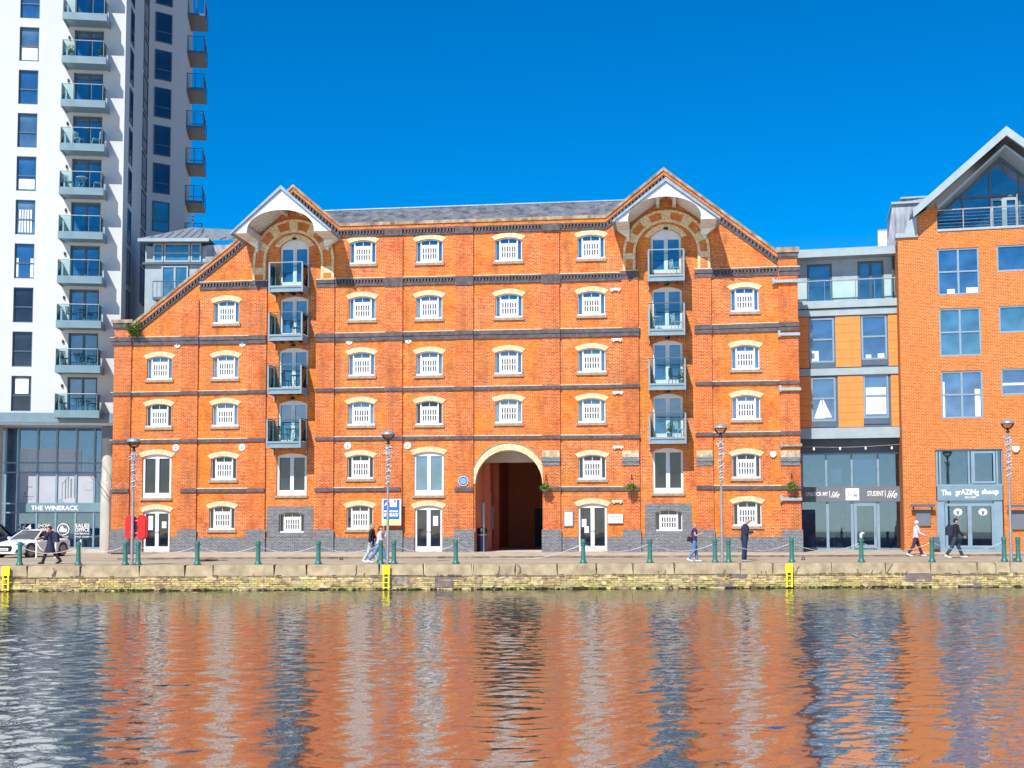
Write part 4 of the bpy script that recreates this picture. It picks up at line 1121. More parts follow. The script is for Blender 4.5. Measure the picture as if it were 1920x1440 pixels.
# shop interior
mb = MB(); mb.box(LXL, LXR, SH+4, SH+4.2, 0, zb0); mb.box(LXL, LXR, SH+.4, SH+4, zb0-.2, zb0-.02); mb.box(LXR-.05, LXR+.1, SH+.05, SH+4, 0, zb0); mb.box(LXL, LXR, SH+.5, SH+3.9, sz(915), sz(905))
mb.build('interior_wall', M['interior'], lk)
mb = MB(); mb.box(sx(1598,880)+.1, sx(1646,880)-.1, SH+.06, SH+.09, sz(912), sz(862)); mb.box(sx(1558,880), sx(1577,880), SH+.06, SH+.09, sz(903), sz(878)); mb.build('blind', M['paper'], lk)
mb = MB(); mb.box(lx(1500, 980, SH+.1), sx(1529), SH-.02, SH-.001, ZG+.15, sz(955)); mb.build('window_poster', M['poster_navy'], lk)
mb = MB(); mb.box(sx(1647)+.6, LXR-.1, SH+.6, SH+.65, .2, sz(945)); mb.build('interior_screen', mat('sage screen', (.25,.32,.30), .7), lk)
# lights on a wire
mb = MB(); pts = []
for k in range(13): 
    t = k/12; x = lx(1470, 835, -.3)+(lx(1694, 835, -.3)-lx(1470, 835, -.3))*t; pts.append((x, -.3, lz(834, 1600, -.3)-.12*math.sin(math.pi*t)))
mb.tube(pts, .012, 4); fe = mb.build('festoon_cable', M['chain'], lk)
mb = MB()
for p in (1526, 1575, 1623, 1672): x = lx(p, 835, -.3); mb.lathe([(.02,0),(.05,-.06),(.055,-.12),(.02,-.17)], 8, (x, -.3, lz(835, 1600, -.3)-.08))
mb.build('festoon_bulb', M['letter'], fe)
# shelf unit inside the shop
so = L.O + L.dx*((sx(1564)+sx(1590))/2) + L.dy*(SH+.5)
sh = empty('shelf_unit', so + Vector((0,0,ZG+.07)), -L.yaw); tag(sh, 'yellow framed shelf unit with papers and bottles inside the grey shopfront', 'shelf')
w = sx(1590)-sx(1564); mb = MB(); H_ = 2.1
for s_ in (-1, 1):
    for y in (0, .3): mb.box(s_*w/2-.025, s_*w/2+.025, y, y+.03, 0, H_)
mb.build('frame', mat('yellow shelf frame', (.75,.72,.30), .5), sh)
mb = MB()
for z in (.08, .55, 1.0, 1.5, 1.95): mb.box(-w/2+.03, w/2-.03, 0, .3, z, z+.03)
mb.build('shelf', M['grey_pan'], sh)
mb = MB(); mb.box(-w*.3, w*.1, .05, .15, .111, .35); mb.box(0, w*.32, .05, .2, .581, .85); mb.box(-w*.35, -w*.02, .04, .06, 1.031, 1.3); mb.build('paper_box', M['paper'], sh)
mb = MB(); 
for k in range(5): mb.lathe([(.05,0),(.05,.18),(.02,.24),(.02,.3)], 8, (-w*.35+k*w*.17, .12, 1.531))
mb.build('bottle', mat('green bottle', (.05,.30,.12), .3), sh)

# ================================================================ right-hand gabled brick block
RO = L.O + L.dx*LXR - L.dy*1.8
G = Bld(RO, R(13))
gx0 = G.X(1690, 760)
RO = G.O + G.dx*gx0; G = Bld(RO, R(13))
gb = tag(empty('gabled_brick_block', RO, -G.yaw), 'modern orange brick block with grey windows and a large glazed gable at the right edge', 'building')
gx = lambda p, y, d=0: G.X(p, y, d)
gz = lambda y, x, d=0: G.Z(x, y, d)
apx, apz = G.at(1887, 236, -.9)
W_ = 2*apx
zcap = gz(446, 1700); zsill = gz(434, 1770)
xi = gx(1757, 410); xs = gx(1720, 425)
z_s1, z_s2 = gz(405, 1720), gz(380, 1757)
def mir(P): return [(W_-x, z) for x, z in P][::-1]
lpart = [(0, ZG-.3), (0, zcap), (xs, zcap), (xs, z_s1), (xi, z_s2), (xi, zsill)]
out = lpart + mir(lpart)
gw = []
for (a, b, y0, y1, c) in ((1758,1836,465,552,2), (1761.5,1839.5,577.5,667,2), (1765,1843,695.5,784,2)): gw.append((gx(a,(y0+y1)/2), gx(b,(y0+y1)/2), gz(y1,1800), gz(y0,1800), c))
for (a, b, y0, y1) in ((1869,1927,459,508), (1873,1931,573,623), (1877,1935,691,740)): gw.append((gx(a,(y0+y1)/2), gx(b,(y0+y1)/2), gz(y1,1895), gz(y0,1895), 1))
hs2 = [[(a,c),(b,c),(b,d),(a,d)] for a,b,c,d,_ in gw]
s0, s1, szt = gx(1755.5, 930), gx(1881.5, 930), gz(842, 1820)
outg = [(0, ZG-.3), (s0, ZG-.3), (s0, szt), (s1, szt), (s1, ZG-.3), (W_, ZG-.3)]
outg = outg + mir(lpart)[:0] + [(W_, zcap), (W_-xs, zcap), (W_-xs, z_s1), (W_-xi, z_s2), (W_-xi, zsill), (xi, zsill), (xi, z_s2), (xs, z_s1), (xs, zcap), (0, zcap)]
mb = MB(); mb.prism(outg, 0, .35, 0, hs2)
mb.box(0, .35, .351, 9, ZG-.3, zcap); mb.box(W_-.35, W_, .351, 9, ZG-.3, zcap)
mb.box(xi-.3, xi, .351, 2.4, zsill, z_s2-.1); mb.build('wall', M['brick_mod'], gb)
for i, (a, b, c, d, n) in enumerate(gw):
    bl = {2:[(0,.05,.0,.8),(.84,.98,.0,.62)], 0:[(.2,.4,0,.1),(.7,1,0,.12)], 5:[(0,1,.35,.45)]}.get(i)
    w = mod_window(b-a, d-c, n, (.5,) if n == 2 else (), t=.08, frame='frame_lt', glass='glass_teal' if i in (1, 4) else 'glass', blind=bl); w.parent = gb; w.location = ((a+b)/2, .04, c)
cpb = MB(); cpb.box(-.1, xs+.0, -.12, .5, zcap+.001, zcap+.22); cpb.box(-.12, xs, -.14, .5, zcap-.10, zcap-.001) if False else None
cpb.prism([(.35, zcap+.22), (xs-.02, zcap+.22), (xs-.02, z_s1), (xs-.5, z_s1-.3)], -.05, .4)
cpb.build('parapet_cap', M['grey_lt'], gb)
# verge roof
hw2 = apx + .55; drop = apz - gz(392, 1712, -.9); slope = drop/(apx - gx(1712, 392, -.9))
TH = .46
rf = MB()
for s_ in (-1, 1):
    foot = (apx + s_*(apx - gx(1712, 392, -.9)), apz-drop); top = (apx, apz)
    rf.prism([foot, top, (top[0], top[1]-TH), (foot[0], foot[1]-TH*.9)], -.9, -.75)
rf.build('verge', M['grey_lt'], gb)
rf = MB()
for s_ in (-1, 1):
    foot = (apx + s_*(apx - gx(1712, 392, -.9)), apz-drop); top = (apx, apz)
    rf.prism([foot, top, (top[0], top[1]-.3), (foot[0], foot[1]-.3)], -.749, 9)
rf.build('roof', M['frame'], gb)
rf = MB()
for s_ in (-1, 1):
    foot = (apx + s_*(apx - gx(1757, 400, 0))*1.0, gz(386, 1757)-.1); top = (apx, apz-.75)
    k_ = .25
    rf.prism([(foot[0], foot[1]), top, (top[0], top[1]-.14), (foot[0], foot[1]-.14)], -.3, 1.45)
rf.build('soffit', M['grey_lt'], gb)
# glazed gable, set back
gd = 1.5; zb_g = zsill-.25
xa, xb = xi, W_-xi
zs_l = gz(386, 1757)-.25; za_ = apz-.95
gl = MB(); gl.prism([(xa, zb_g), (xb, zb_g), (xb, zs_l), (apx, za_), (xa, zs_l)], gd, gd+.012); gg = gl.build('gable_glazing', M['glass'], gb)
fr = MB()
def slope_z(x): t = abs(x-apx)/(apx-xa); return za_ + (zs_l-za_)*t
for p in (1804, 1856, 1911, 1965): 
    x = gx(p, 360, gd); fr.box(x-.05, x+.05, gd-.08, gd-.002, zb_g, slope_z(x)-.05)
zt_ = gz(371, 1820, gd); fr.box(gx(1790, 370, gd), W_-gx(1790, 370, gd), gd-.07, gd-.003, zt_-.06, zt_+.06)
fr.strip([(xa, zs_l), (apx, za_), (xb, zs_l)], 0, .14, gd-.1, gd-.001)
fr.build('mullion', M['frame'], gg)
dr = MB(); a, b = gx(1857, 400, gd), gx(1908, 400, gd); zt2 = gz(372, 1880, gd); hh = []
for k in range(2):
    q0 = a+(b-a)*k/2+.12; q1 = a+(b-a)*(k+1)/2-.12; hh.append([(q0, zb_g+.25), (q1, zb_g+.25), (q1, zt2-.14), (q0, zt2-.14)])
dr.prism([(a, zb_g), (b, zb_g), (b, zt2), (a, zt2)], gd-.16, gd-.1, 0, hh); o = dr.build('terrace_door', M['grey_lt'], gb)
ft = MB(); ft.box(xa, xb, .1, gd+.3, zb_g-.15, zb_g); ft.build('terrace_floor', M['grey_pan'], gb)
c_ = MB(); c_.box(xa, xb, -.06, .36, zsill+.001, zsill+.12); c_.build('terrace_coping', M['grey_lt'], gb)
bl = MB(); bl.box(xa+.02, xb-.02, .1, .115, zsill+.16, zsill+.98); bo = bl.build('balustrade', M['glass_bal'], gb)
bl = MB(); bl.tube([(xa, .1, zsill+1.12), (xb, .1, zsill+1.12)], .035, 6)
for k in range(5): bl.tube([(xa, .06, zsill+.25+k*.17), (xb, .06, zsill+.25+k*.17)], .008, 4)
for p in (1806, 1858, 1908, 1960): x = gx(p, 400); bl.box(x-.025, x+.025, .04, .095, zsill+.12, zsill+1.12 + (.6 if p == 1908 else 0))
bl.build('handrail', M['galv'], bo)
# shop of the gabled block
g = MB(); g.box(s0, s1, .26, .272, ZG+.1, szt); g.build('shop_glass', M['glass_shop'], gb)
f = MB(); z1_, z2_, z3_ = gz(910, 1820), gz(939, 1820), gz(1029, 1820)
for p in (1757, 1763, 1817, 1823, 1870, 1880): x = gx(p, 880); f.box(x-.04, x+.04, .10, .258, z1_, szt)
f.box(s0, s1, .11, .257, szt-.08, szt); f.box(s0, s1, .11, .257, z1_-.04, z1_+.06)
q0, q1 = gx(1822, 880)+.05, gx(1866, 880)+.02; f.prism([(q0, z1_+.1), (q1, z1_+.1), (q1, szt-.12), (q0, szt-.12)], .05, .099, 0, [[(q0+.1, z1_+.2), (q1-.1, z1_+.2), (q1-.1, szt-.22), (q0+.1, szt-.22)]])
for (pa, pb) in ((1757, 1772), (1865, 1881)): f.box(gx(pa, 985), gx(pb, 985), .08, .255, ZG+.06, z2_)
f.box(s0, s1, .07, .256, ZG-.02, ZG+.18)
f.build('shop_frame', M['frame_lt'], gb)
f = MB(); f.box(s0+.05, s1-.03, .02, .099, z2_+.02, z1_-.045); sgn = f.build('sign_board', M['canopy'], gb)
text('sign_lettering', 'The', sgn, gx(1774.5, 924), .01, gz(923.5, 1800), M['letter'], width=gx(1783.5,924)-gx(1765.5,924), height=gz(918.5,1800)-gz(929,1800), bold=.02)
text('sign_lettering', 'grAZiNg', sgn, gx(1813.5, 924), .01, gz(924, 1800), M['letter'], width=gx(1835.5,924)-gx(1791.5,924), height=gz(917,1800)-gz(930.5,1800), bold=.02)
text('sign_lettering', 'sheep', sgn, gx(1856.5, 923), .01, gz(923.5, 1800), M['letter'], width=gx(1872.5,924)-gx(1840.5,924), height=gz(917.5,1800)-gz(930,1800), bold=.02)
text('sign_lettering', 'DELI CAFE', sgn, gx(1819.5, 931), .01, gz(932.5, 1800), M['letter'], width=gx(1829.5,931)-gx(1809.5,931), height=gz(930.8,1800)-gz(934.2,1800), bold=.01)
dm = MB(); a, b = gx(1773, 985), gx(1865, 985); md_ = gx(1819, 985); zt4 = gz(944, 1820); zb4 = ZG+.2
hh = [[(a+.12, zb4+.12), (md_-.10, zb4+.12), (md_-.10, zt4-.12), (a+.12, zt4-.12)], [(md_+.10, zb4+.12), (b-.12, zb4+.12), (b-.12, zt4-.12), (md_+.10, zt4-.12)]]
dm.prism([(a, zb4), (b, zb4), (b, zt4), (a, zt4)], .12, .19, 0, hh); do = dm.build('shop_door', M['frame_lt'], gb)
h_ = MB(); h_.tube([(md_-.06, .09, 1.1), (md_-.06, .09, 1.4)], .018, 5); h_.tube([(md_+.06, .09, 1.1), (md_+.06, .09, 1.4)], .018, 5); h_.build('handle', M['galv'], do)
for p in (1797, 1844):           # round sheep-face transfers on the glass doors
    x, z = G.at(p-1, 960, .25); e = MB()
    e.prism([(x+.20*math.cos(t)*(1+.12*math.cos(9*t)), z+.17*math.sin(t)*(1+.12*math.cos(9*t))) for t in [2*math.pi*k/36 for k in range(36)]], .245, .25)
    ob = e.build('round_transfer', M['letter'], do)
    e = MB(); e.prism([(x-.09, z+.05), (x+.09, z+.05), (x+.04, z-.14), (x-.04, z-.14)], .238, .243); e.build('transfer_face', M['grey_sign'], ob)
e = MB(); e.box(gx(1776, 990), gx(1806, 990), .5, .9, ZG+.2, gz(955, 1790)); e.build('fridge', M['paper'], gb)
e = MB(); e.box(s0, s1, 4, 4.2, 0, szt); e.box(s0, s1, .4, 4, z1_-.3, z1_-.1); e.box(s0-.1, s0, .36, 4, 0, szt); e.box(s1, s1+.1, .36, 4, 0, szt); e.box(s0, s1, .36, 4, 0, ZG); e.box(s0, s1, .4, 4, szt, szt+.1); e.build('interior_wall', M['interior'], gb)
# black notice boards with lamp bars
def blackboard(pa, pb, y0, y1, lab):
    a, b = gx(pa, 970), gx(pb, 970); z0, z1 = gz(y1, (pa+pb)/2), gz(y0, (pa+pb)/2); w = b-a; h = z1-z0
    r = empty('menu_board', G.O + G.dx*(a+b)/2 + Vector((0,0,z0)), -G.yaw); tag(r, lab, 'notice board')
    k = MB(); k.box(-w/2, w/2, -.1, -.001, 0, h); k.build('board', M['grey_sign'], r)
    k = MB(); k.box(-w/2-.25, w/2+.2, -.42, -.25, h+.15, h+.27); k.box(-w/2-.15, -w/2-.08, -.3, 0, h+.05, h+.16); k.box(w/2+.03, w/2+.1, -.3, 0, h+.05, h+.16); k.build('lamp_bar', M['frame'], r)
blackboard(1717, 1744.5, 956, 986, 'dark menu board under a lamp bar on the brick between the two shopfronts')
blackboard(1897, 1932, 957, 993, 'dark menu board cut by the right edge of the photo behind the last lamp post')
u, z = G.at(1904, 842); k = MB(); k.prism([(u-.17,z+.14),(u+.17,z+.14),(u+.17,z-.02),(u+.08,z-.15),(u-.08,z-.15),(u-.17,z-.02)], -.12, -.001); k.build('alarm_box', M['white'], gb)
u0_ = gx(1752, 1010); k = MB(); k.box(u0_-.1, u0_+.22, -.25, -.001, ZG+.15, ZG+.75); k.build('meter_box', M['frame'], gb)
# zinc plant room and white box behind the link roof
r = empty('plant_room', G.O + G.dx*gx(1700, 420, 3) + G.dy*3, -G.yaw); tag(r, 'streaked zinc rooftop box behind the grey verge of the gabled block', 'rooftop unit')
qx = lambda p, y: G.X(p, y, 3) - gx(1700, 420, 3)
k = MB(); k.prism([(qx(1664,460), gz(462,1670,3)), (qx(1673,390), gz(383,1673,3)), (qx(1750,390), gz(383,1673,3)+.3), (qx(1750,460), gz(462,1670,3))], 0, 4); k.box(qx(1694,370), qx(1760,370), .8, 4, gz(383,1673,3), gz(366,1700,3)); k.build('casing', M['zinc_old'], r)
k = MB(); k.box(qx(1671,385), qx(1735,385), -.15, 4, gz(384,1673,3), gz(380,1673,3)); k.box(qx(1690,370), qx(1760,370), .6, 4, gz(367,1700,3), gz(364,1700,3)); k.build('flashing', M['grey_lt'], r)
k = MB(); k.prism([(qx(1700,440), gz(436,1690,3)), (qx(1708,440), gz(436,1690,3)), (qx(1707,405), gz(402,1690,3))], -.12, -.1); k.build('louvre', M['black'], r)
r = empty('roof_cabinet', L.O + L.dx*L.X(1655, 450, 2.5) + L.dy*2.5 + Vector((0,0,rz1)), -L.yaw); tag(r, 'plain white cabinet on the flat roof left of the streaked zinc box', 'rooftop unit')
k = MB(); k.box(-.24, .24, 0, .6, 0, L.Z(1655, 432, 2.5)-rz1); k.build('casing', M['white'], r); k = MB(); k.box(-.26, .26, -.02, .62, L.Z(1655, 432, 2.5)-rz1, L.Z(1655, 432, 2.5)-rz1+.05); k.build('lid', M['galv'], r)
# ================================================================ ground, quay, water
Q = Bld((0, 51.2, 0), R(-2.2))
ZW = -1.01
def paving():
    m, t, b = new_mat('quayside paving'); b.inputs['Roughness'].default_value = .9; b.inputs['Specular IOR Level'].default_value = .2
    c = t.nodes.new('ShaderNodeTexCoord')
    bt = t.nodes.new('ShaderNodeTexBrick'); bt.inputs['Scale'].default_value = 1; bt.inputs['Brick Width'].default_value = .9; bt.inputs['Row Height'].default_value = .6; bt.inputs['Mortar Size'].default_value = .02
    bt.inputs['Color1'].default_value = (.37,.30,.22,1); bt.inputs['Color2'].default_value = (.31,.25,.19,1); bt.inputs['Mortar'].default_value = (.20,.16,.12,1)
    t.links.new(c.outputs['Object'], bt.inputs['Vector'])
    f = noise(t, objcoord(t, (.5,1.4,1)), .6, 6, .7)
    c1_ = mixc(t, ramp(t, f, .38, .68), bt.outputs['Color'], (.46,.39,.29))
    f2 = noise(t, objcoord(t, (1,2.2,1)), 1.1, 5, .7)
    t.links.new(mixc(t, ramp(t, f2, .55, .75), c1_, (.22,.18,.14)), b.inputs['Base Color'])
    return m
M['paving'] = paving()
def flat(poly, z0, z1):
    n = len(poly); b = MB(); vs = [(p[0], p[1], z0) for p in poly] + [(p[0], p[1], z1) for p in poly]
    b.add(vs, [tuple(range(n)), tuple(range(2*n-1, n-1, -1))] + [(i, (i+1) % n, (i+1) % n + n, i + n) for i in range(n)]); return b
def qw(x, d, z=0): v = Q.O + Q.dx*x + Q.dy*d; return (v.x, v.y, z)
g = MB(); g.add([qw(-900, .9), qw(900, .9), (900, 1500, 0), (-900, 1500, 0)], [(0,1,2,3)])
tag(g.build('ground', M['paving']), kind='structure')
# kerb strips and raised apron
def gp(px, py, z=0): p = ground(px, py, z); return (p.x, p.y)
a0, a1 = gp(222, 1044.5, ZG), gp(2300, 1036, ZG)
tag(flat([a0, a1, (a1[0]+10, 80), (a0[0]+.5, 80)], -.05, ZG).build('pavement', mat('pale apron stone', (.46,.38,.28), .9, var=.15, vscale=1.5, bump=.3)), kind='structure')
k0, k1 = (a0[0], a0[1]-.16), (a1[0], a1[1]-.16)
tag(flat([k0, k1, (a1[0], a1[1]-.002), (a0[0], a0[1]-.002)], -.05, ZG-.03).build('kerb', mat('dark kerb', (.24,.19,.15), .9, var=.3, vscale=2)), kind='structure')
sp = MB()
for (ya, yb) in ((1046.5, 1046.9), (1050.2, 1050.5)):
    p0, p1 = gp(-200, ya+1.2), gp(2200, ya-2); sp.add([(p0[0], p0[1], .004), (p1[0], p1[1], .004), (p1[0], p1[1]+.16, .004), (p0[0], p0[1]+.16, .004)], [(0,1,2,3)])
tag(sp.build('paving_joint', mat('sett line', (.22,.18,.14), .9)), kind='structure')
# tan roadway strip between the sett lines has its own tone
# quay wall
wl = tag(empty('quay_wall', Q.O, -Q.yaw), 'weathered yellow brick quay wall with stone coping along the water', 'wall')
def quay_mat():
    m, t, b = new_mat('mossy yellow quay brick'); b.inputs['Roughness'].default_value = .9
    c = t.nodes.new('ShaderNodeTexCoord'); sx_ = t.nodes.new('ShaderNodeSeparateXYZ'); cb_ = t.nodes.new('ShaderNodeCombineXYZ')
    t.links.new(c.outputs['Object'], sx_.inputs[0]); t.links.new(sx_.outputs[0], cb_.inputs[0]); t.links.new(sx_.outputs[2], cb_.inputs[1])
    bt = t.nodes.new('ShaderNodeTexBrick'); bt.inputs['Scale'].default_value = 1; bt.inputs['Brick Width'].default_value = .24; bt.inputs['Row Height'].default_value = .085
    bt.inputs['Mortar Size'].default_value = .014; bt.inputs['Color1'].default_value = (.66,.50,.20,1); bt.inputs['Color2'].default_value = (.38,.28,.11,1); bt.inputs['Mortar'].default_value = (.17,.13,.06,1)
    t.links.new(cb_.outputs[0], bt.inputs['Vector'])
    col = bt.outputs['Color']
    f = noise(t, c.outputs['Object'], .9, 6, .7)
    col = mixc(t, ramp(t, f, .5, .72), col, (.40,.34,.26))
    zz = ramp(t, sx_.outputs[2], -.42, -.98)
    f2 = noise(t, cb_.outputs[0], 2.2, 6, .7)
    ad = t.nodes.new('ShaderNodeMath'); ad.operation = 'MULTIPLY_ADD'; ad.inputs[1].default_value = 1.3; ad.inputs[2].default_value = -.75; t.links.new(f2, ad.inputs[0])
    a2 = t.nodes.new('ShaderNodeMath'); a2.operation = 'ADD'; a2.use_clamp = True; t.links.new(zz, a2.inputs[0]); t.links.new(ad.outputs[0], a2.inputs[1])
    col = mixc(t, ramp(t, a2.outputs[0], .25, .75), col, mixc(t, .5, col, (.16,.20,.02)))
    col = mixc(t, ramp(t, a2.outputs[0], .75, 1.0), col, (.055,.055,.025))
    t.links.new(col, b.inputs['Base Color'])
    bn = t.nodes.new('ShaderNodeBump'); bn.inputs['Strength'].default_value = .8; bn.inputs['Distance'].default_value = .02
    t.links.new(noise(t, cb_.outputs[0], 7, 4, .7), bn.inputs['Height']); t.links.new(bn.outputs[0], b.inputs['Normal'])
    return m
b = MB(); b.box(-300, 300, .06, 1.2, -3.0, -.44); b.build('brickwork', quay_mat(), wl)
M['coping2'] = mat('old quay coping', (.44,.35,.22), .9, col2=(.24,.18,.115), vscale=1.9, bump=.6)
b = MB(); rnd = random.Random(5); x = -45.0
while x < 45:
    l = rnd.uniform(1.0, 2.9); y0 = rnd.uniform(-.03, .02); zt = rnd.uniform(-.02, .006)
    x1_ = x+l-.025; h0 = -.44+rnd.uniform(-.02, .02)
    c0, c1 = rnd.uniform(.01, .05), rnd.uniform(.01, .05)
    b.add([(x,y0,h0),(x1_,y0,h0),(x1_,.95,h0),(x,.95,h0),(x+c0,y0+.02,zt),(x1_-c1,y0+.02,zt),(x1_,.95,.012),(x,.95,.012)], [(0,1,2,3),(7,6,5,4),(0,4,5,1),(1,5,6,2),(2,6,7,3),(3,7,4,0)])
    x += l
b.build('coping', M['coping2'], wl)
pt = MB()
for (a, c, y0, y1) in ((815,857,1073,1087),(815,850,1088,1101),(1367,1400,1067,1083),(1698,1747,1068,1089),(1344,1376,1090,1100),(1805,1840,1092,1101),(1360,1366,1085,1090)):
    xx0, z1_ = Q.at(a, y0, .03); xx1, z0_ = Q.at(c, y1, .03); pt.box(xx0, xx1, .02, .07, z0_, z1_)
pt.build('patch_block', mat('purple grey patch stone', (.16,.125,.12), .85, var=.2, vscale=4, bump=.5), wl)
pt = MB(); 
for (a, c, y0, y1) in ((1395,1430,1078,1083),(1505,1520,1068,1075),(730,770,1080,1098)):
    xx0, z1_ = Q.at(a, y0, .03); xx1, z0_ = Q.at(c, y1, .03); pt.prism([(xx0,z0_),(xx1,z0_+.05),(xx1-.15,z1_),(xx0+.1,z1_-.04)], .03, .07)
pt.build('rubble_patch', mat('rubble patch', (.26,.21,.16), .9, var=.3, vscale=6, bump=.8), wl)
for tone, (c_, n_) in enumerate((((.50,.39,.18),170),((.30,.22,.12),150),((.42,.30,.16),120))):
    ws = MB(); rnd = random.Random(40+tone)
    for _ in range(n_):
        row = rnd.randint(0, 5); z = -.50 - row*.085 - .08; xx = rnd.uniform(-21.5, 21.5); l_ = rnd.choice((.24, .24, .36, .5)); hh_ = rnd.choice((.07, .07, .155)) if row < 5 else .07
        ws.box(xx, xx+l_, rnd.uniform(.015,.045), .07, z, z+hh_)
    tag(ws.build('worn_stone', mat('worn stone %s' % ('pale','dark','tan')[tone], c_, .9, var=.3, vscale=5, bump=.5), wl), kind='stuff')
cr = MB(); rnd = random.Random(77)
for _ in range(24):                      # cracks and chipped arrises in the coping
    xx = rnd.uniform(-21, 21); pts = [(xx, -.034, -.44)]; z = -.44
    while z < -.03: z += rnd.uniform(.06, .16); xx += rnd.uniform(-.09, .09); pts.append((xx, -.034, min(z, -.01)))
    cr.tube(pts[:rnd.randint(2, len(pts))], .012, 4)
for _ in range(60): xx = rnd.uniform(-21, 21); l_ = rnd.uniform(.05, .3); cr.box(xx, xx+l_, -.036, .0, -.445, -.445+rnd.uniform(.015, .05))
tag(cr.build('crack', mat('dark crack', (.10,.075,.05), .95), wl), kind='stuff')
# loose weed along the waterline
pt = MB(); rnd = random.Random(8)
for _ in range(900):
    xx = rnd.uniform(-22, 22); z = ZW + rnd.uniform(-.02, .10)*rnd.random(); s_ = rnd.uniform(.015, .06)
    pt.box(xx, xx+s_*2, .02, .07, z, z+s_*.6)
tag(pt.build('weed', mat('waterline weed', (.022,.022,.010), .9, var=.4, vscale=9), wl), kind='stuff')
# near quay under the photographer
b = MB(); b.box(-300, 300, -60, 5.5, -3, -.001); tag(b.build('near_quay', M['paving']), kind='structure')
# water
def nt_mul(t, a, b_):
    r1 = t.nodes.new('ShaderNodeMapRange'); r1.inputs[1].default_value = .3; r1.inputs[2].default_value = .7; r1.inputs[3].default_value = .55; r1.inputs[4].default_value = 1.45; t.links.new(a, r1.inputs[0])
    n = t.nodes.new('ShaderNodeMath'); n.operation = 'MULTIPLY'; t.links.new(r1.outputs[0], n.inputs[0]); t.links.new(b_, n.inputs[1]); return n.outputs[0]
def water_mat():
    m, t, b = new_mat('harbour water'); 
    b.inputs['Base Color'].default_value = (.035,.035,.033,1); b.inputs['Roughness'].default_value = .015; b.inputs['IOR'].default_value = 8.0
    b.inputs['Specular IOR Level'].default_value = .5
    c = t.nodes.new('ShaderNodeTexCoord')
    def lay(sc, loc, det, rough, rz=0, dist=0.0):
        mp = t.nodes.new('ShaderNodeMapping'); mp.inputs['Scale'].default_value = sc; mp.inputs['Location'].default_value = loc; mp.inputs['Rotation'].default_value = (0,0,R(rz))
        t.links.new(c.outputs['Object'], mp.inputs[0]); n = t.nodes.new('ShaderNodeTexNoise'); n.inputs['Scale'].default_value = 1; n.inputs['Detail'].default_value = det; n.inputs['Roughness'].default_value = rough
        n.inputs['Distortion'].default_value = dist
        t.links.new(mp.outputs[0], n.inputs['Vector']); return n.outputs['Fac']
    def madd(a, k, b_):
        n = t.nodes.new('ShaderNodeMath'); n.operation = 'MULTIPLY_ADD'; n.inputs[1].default_value = k; t.links.new(a, n.inputs[0])
        if isinstance(b_, (int, float)): n.inputs[2].default_value = b_
        else: t.links.new(b_, n.inputs[2])
        return n.outputs[0]
    h = madd(lay((4.6, 7.0, 1), (7,3,0), 2, .5, -9, .6), .004, 0.0)
    h = madd(lay((9.0, 14.0, 1), (3,8,0), 2, .5, 12, .4), .0016, h)
    bn = t.nodes.new('ShaderNodeBump'); bn.inputs['Strength'].default_value = 1.0; bn.inputs['Distance'].default_value = 1.0
    t.links.new(h, bn.inputs['Height']); t.links.new(bn.outputs[0], b.inputs['Normal'])
    return m
import numpy as np
WX, WY0 = 42.0, 8.0
def water_sheet():
    nx, ny = 960, 760
    xs = np.linspace(-WX, WX, nx)
    t_ = np.linspace(0, 1, ny)
    rng = np.random.RandomState(12)
    y1 = np.array([qw((x-Q.O.x)/math.cos(Q.yaw), .30)[1] for x in xs])          # far edge tucked into the quay wall
    X, Tt = np.meshgrid(xs, t_); Y = WY0 + (y1[None, :]-WY0)*Tt
    Z = np.zeros_like(X); N = 44; slope = .058*math.sqrt(2/N)
    for i in range(N):
        lam = .27*(4.2**(rng.rand()**1.3)); k = 2*math.pi/lam; a = math.pi/2 + rng.normal(0, .62) + .12
        Z += slope/k*np.sin(k*(math.cos(a)*X+math.sin(a)*Y) + rng.rand()*6.28 + .9*np.sin(.31*X+.23*Y+i))
    env = 1 + .30*np.sin(.21*X+.4*np.sin(.13*Y)+1)*np.sin(.17*Y+.1*X+2) + .18*np.sin(.63*X-.37*Y)
    edge = np.clip((WX-np.abs(X))/3, 0, 1)*np.clip((Y-WY0)/2, 0, 1)
    Z = Z*env*edge + ZW
    me = bpy.data.meshes.new('water'); co = np.stack([X, Y, Z], -1).reshape(-1, 3).astype(np.float32)
    idx = np.arange(nx*ny).reshape(ny, nx); q = np.stack([idx[:-1,:-1], idx[:-1,1:], idx[1:,1:], idx[1:,:-1]], -1).reshape(-1, 4).astype(np.int32)
    # flat water beyond the rippled sheet, in the same mesh
    fr = np.array([(-400,8,ZW),(-WX,8,ZW),(-WX,y1[0],ZW),qw(-400,.3,ZW),(WX,8,ZW),(400,8,ZW),qw(400,.3,ZW),(WX,y1[-1],ZW),(-400,4,ZW),(400,4,ZW)], np.float32)
    n0 = len(co); co = np.concatenate([co, fr]); q = np.concatenate([q, np.array([[0,1,2,3],[4,5,6,7],[8,9,5,0]], np.int32)+n0])
    me.vertices.add(len(co)); me.vertices.foreach_set('co', co.ravel()); me.loops.add(len(q)*4); me.loops.foreach_set('vertex_index', q.ravel())
    me.polygons.add(len(q)); me.polygons.foreach_set('loop_start', np.arange(0, len(q)*4, 4, dtype=np.int32)); me.polygons.foreach_set('loop_total', np.full(len(q), 4, np.int32))
    me.update(); me.validate(); me.polygons.foreach_set('use_smooth', np.ones(len(me.polygons), bool)); me.materials.append(water_mat()); return me
tag(link('water', water_sheet()), kind='structure')
w = MB(); w.add([(-400, 5, -3), (400, 5, -3), qw(400, .5, -3), qw(-400, .5, -3)], [(0,1,2,3)])
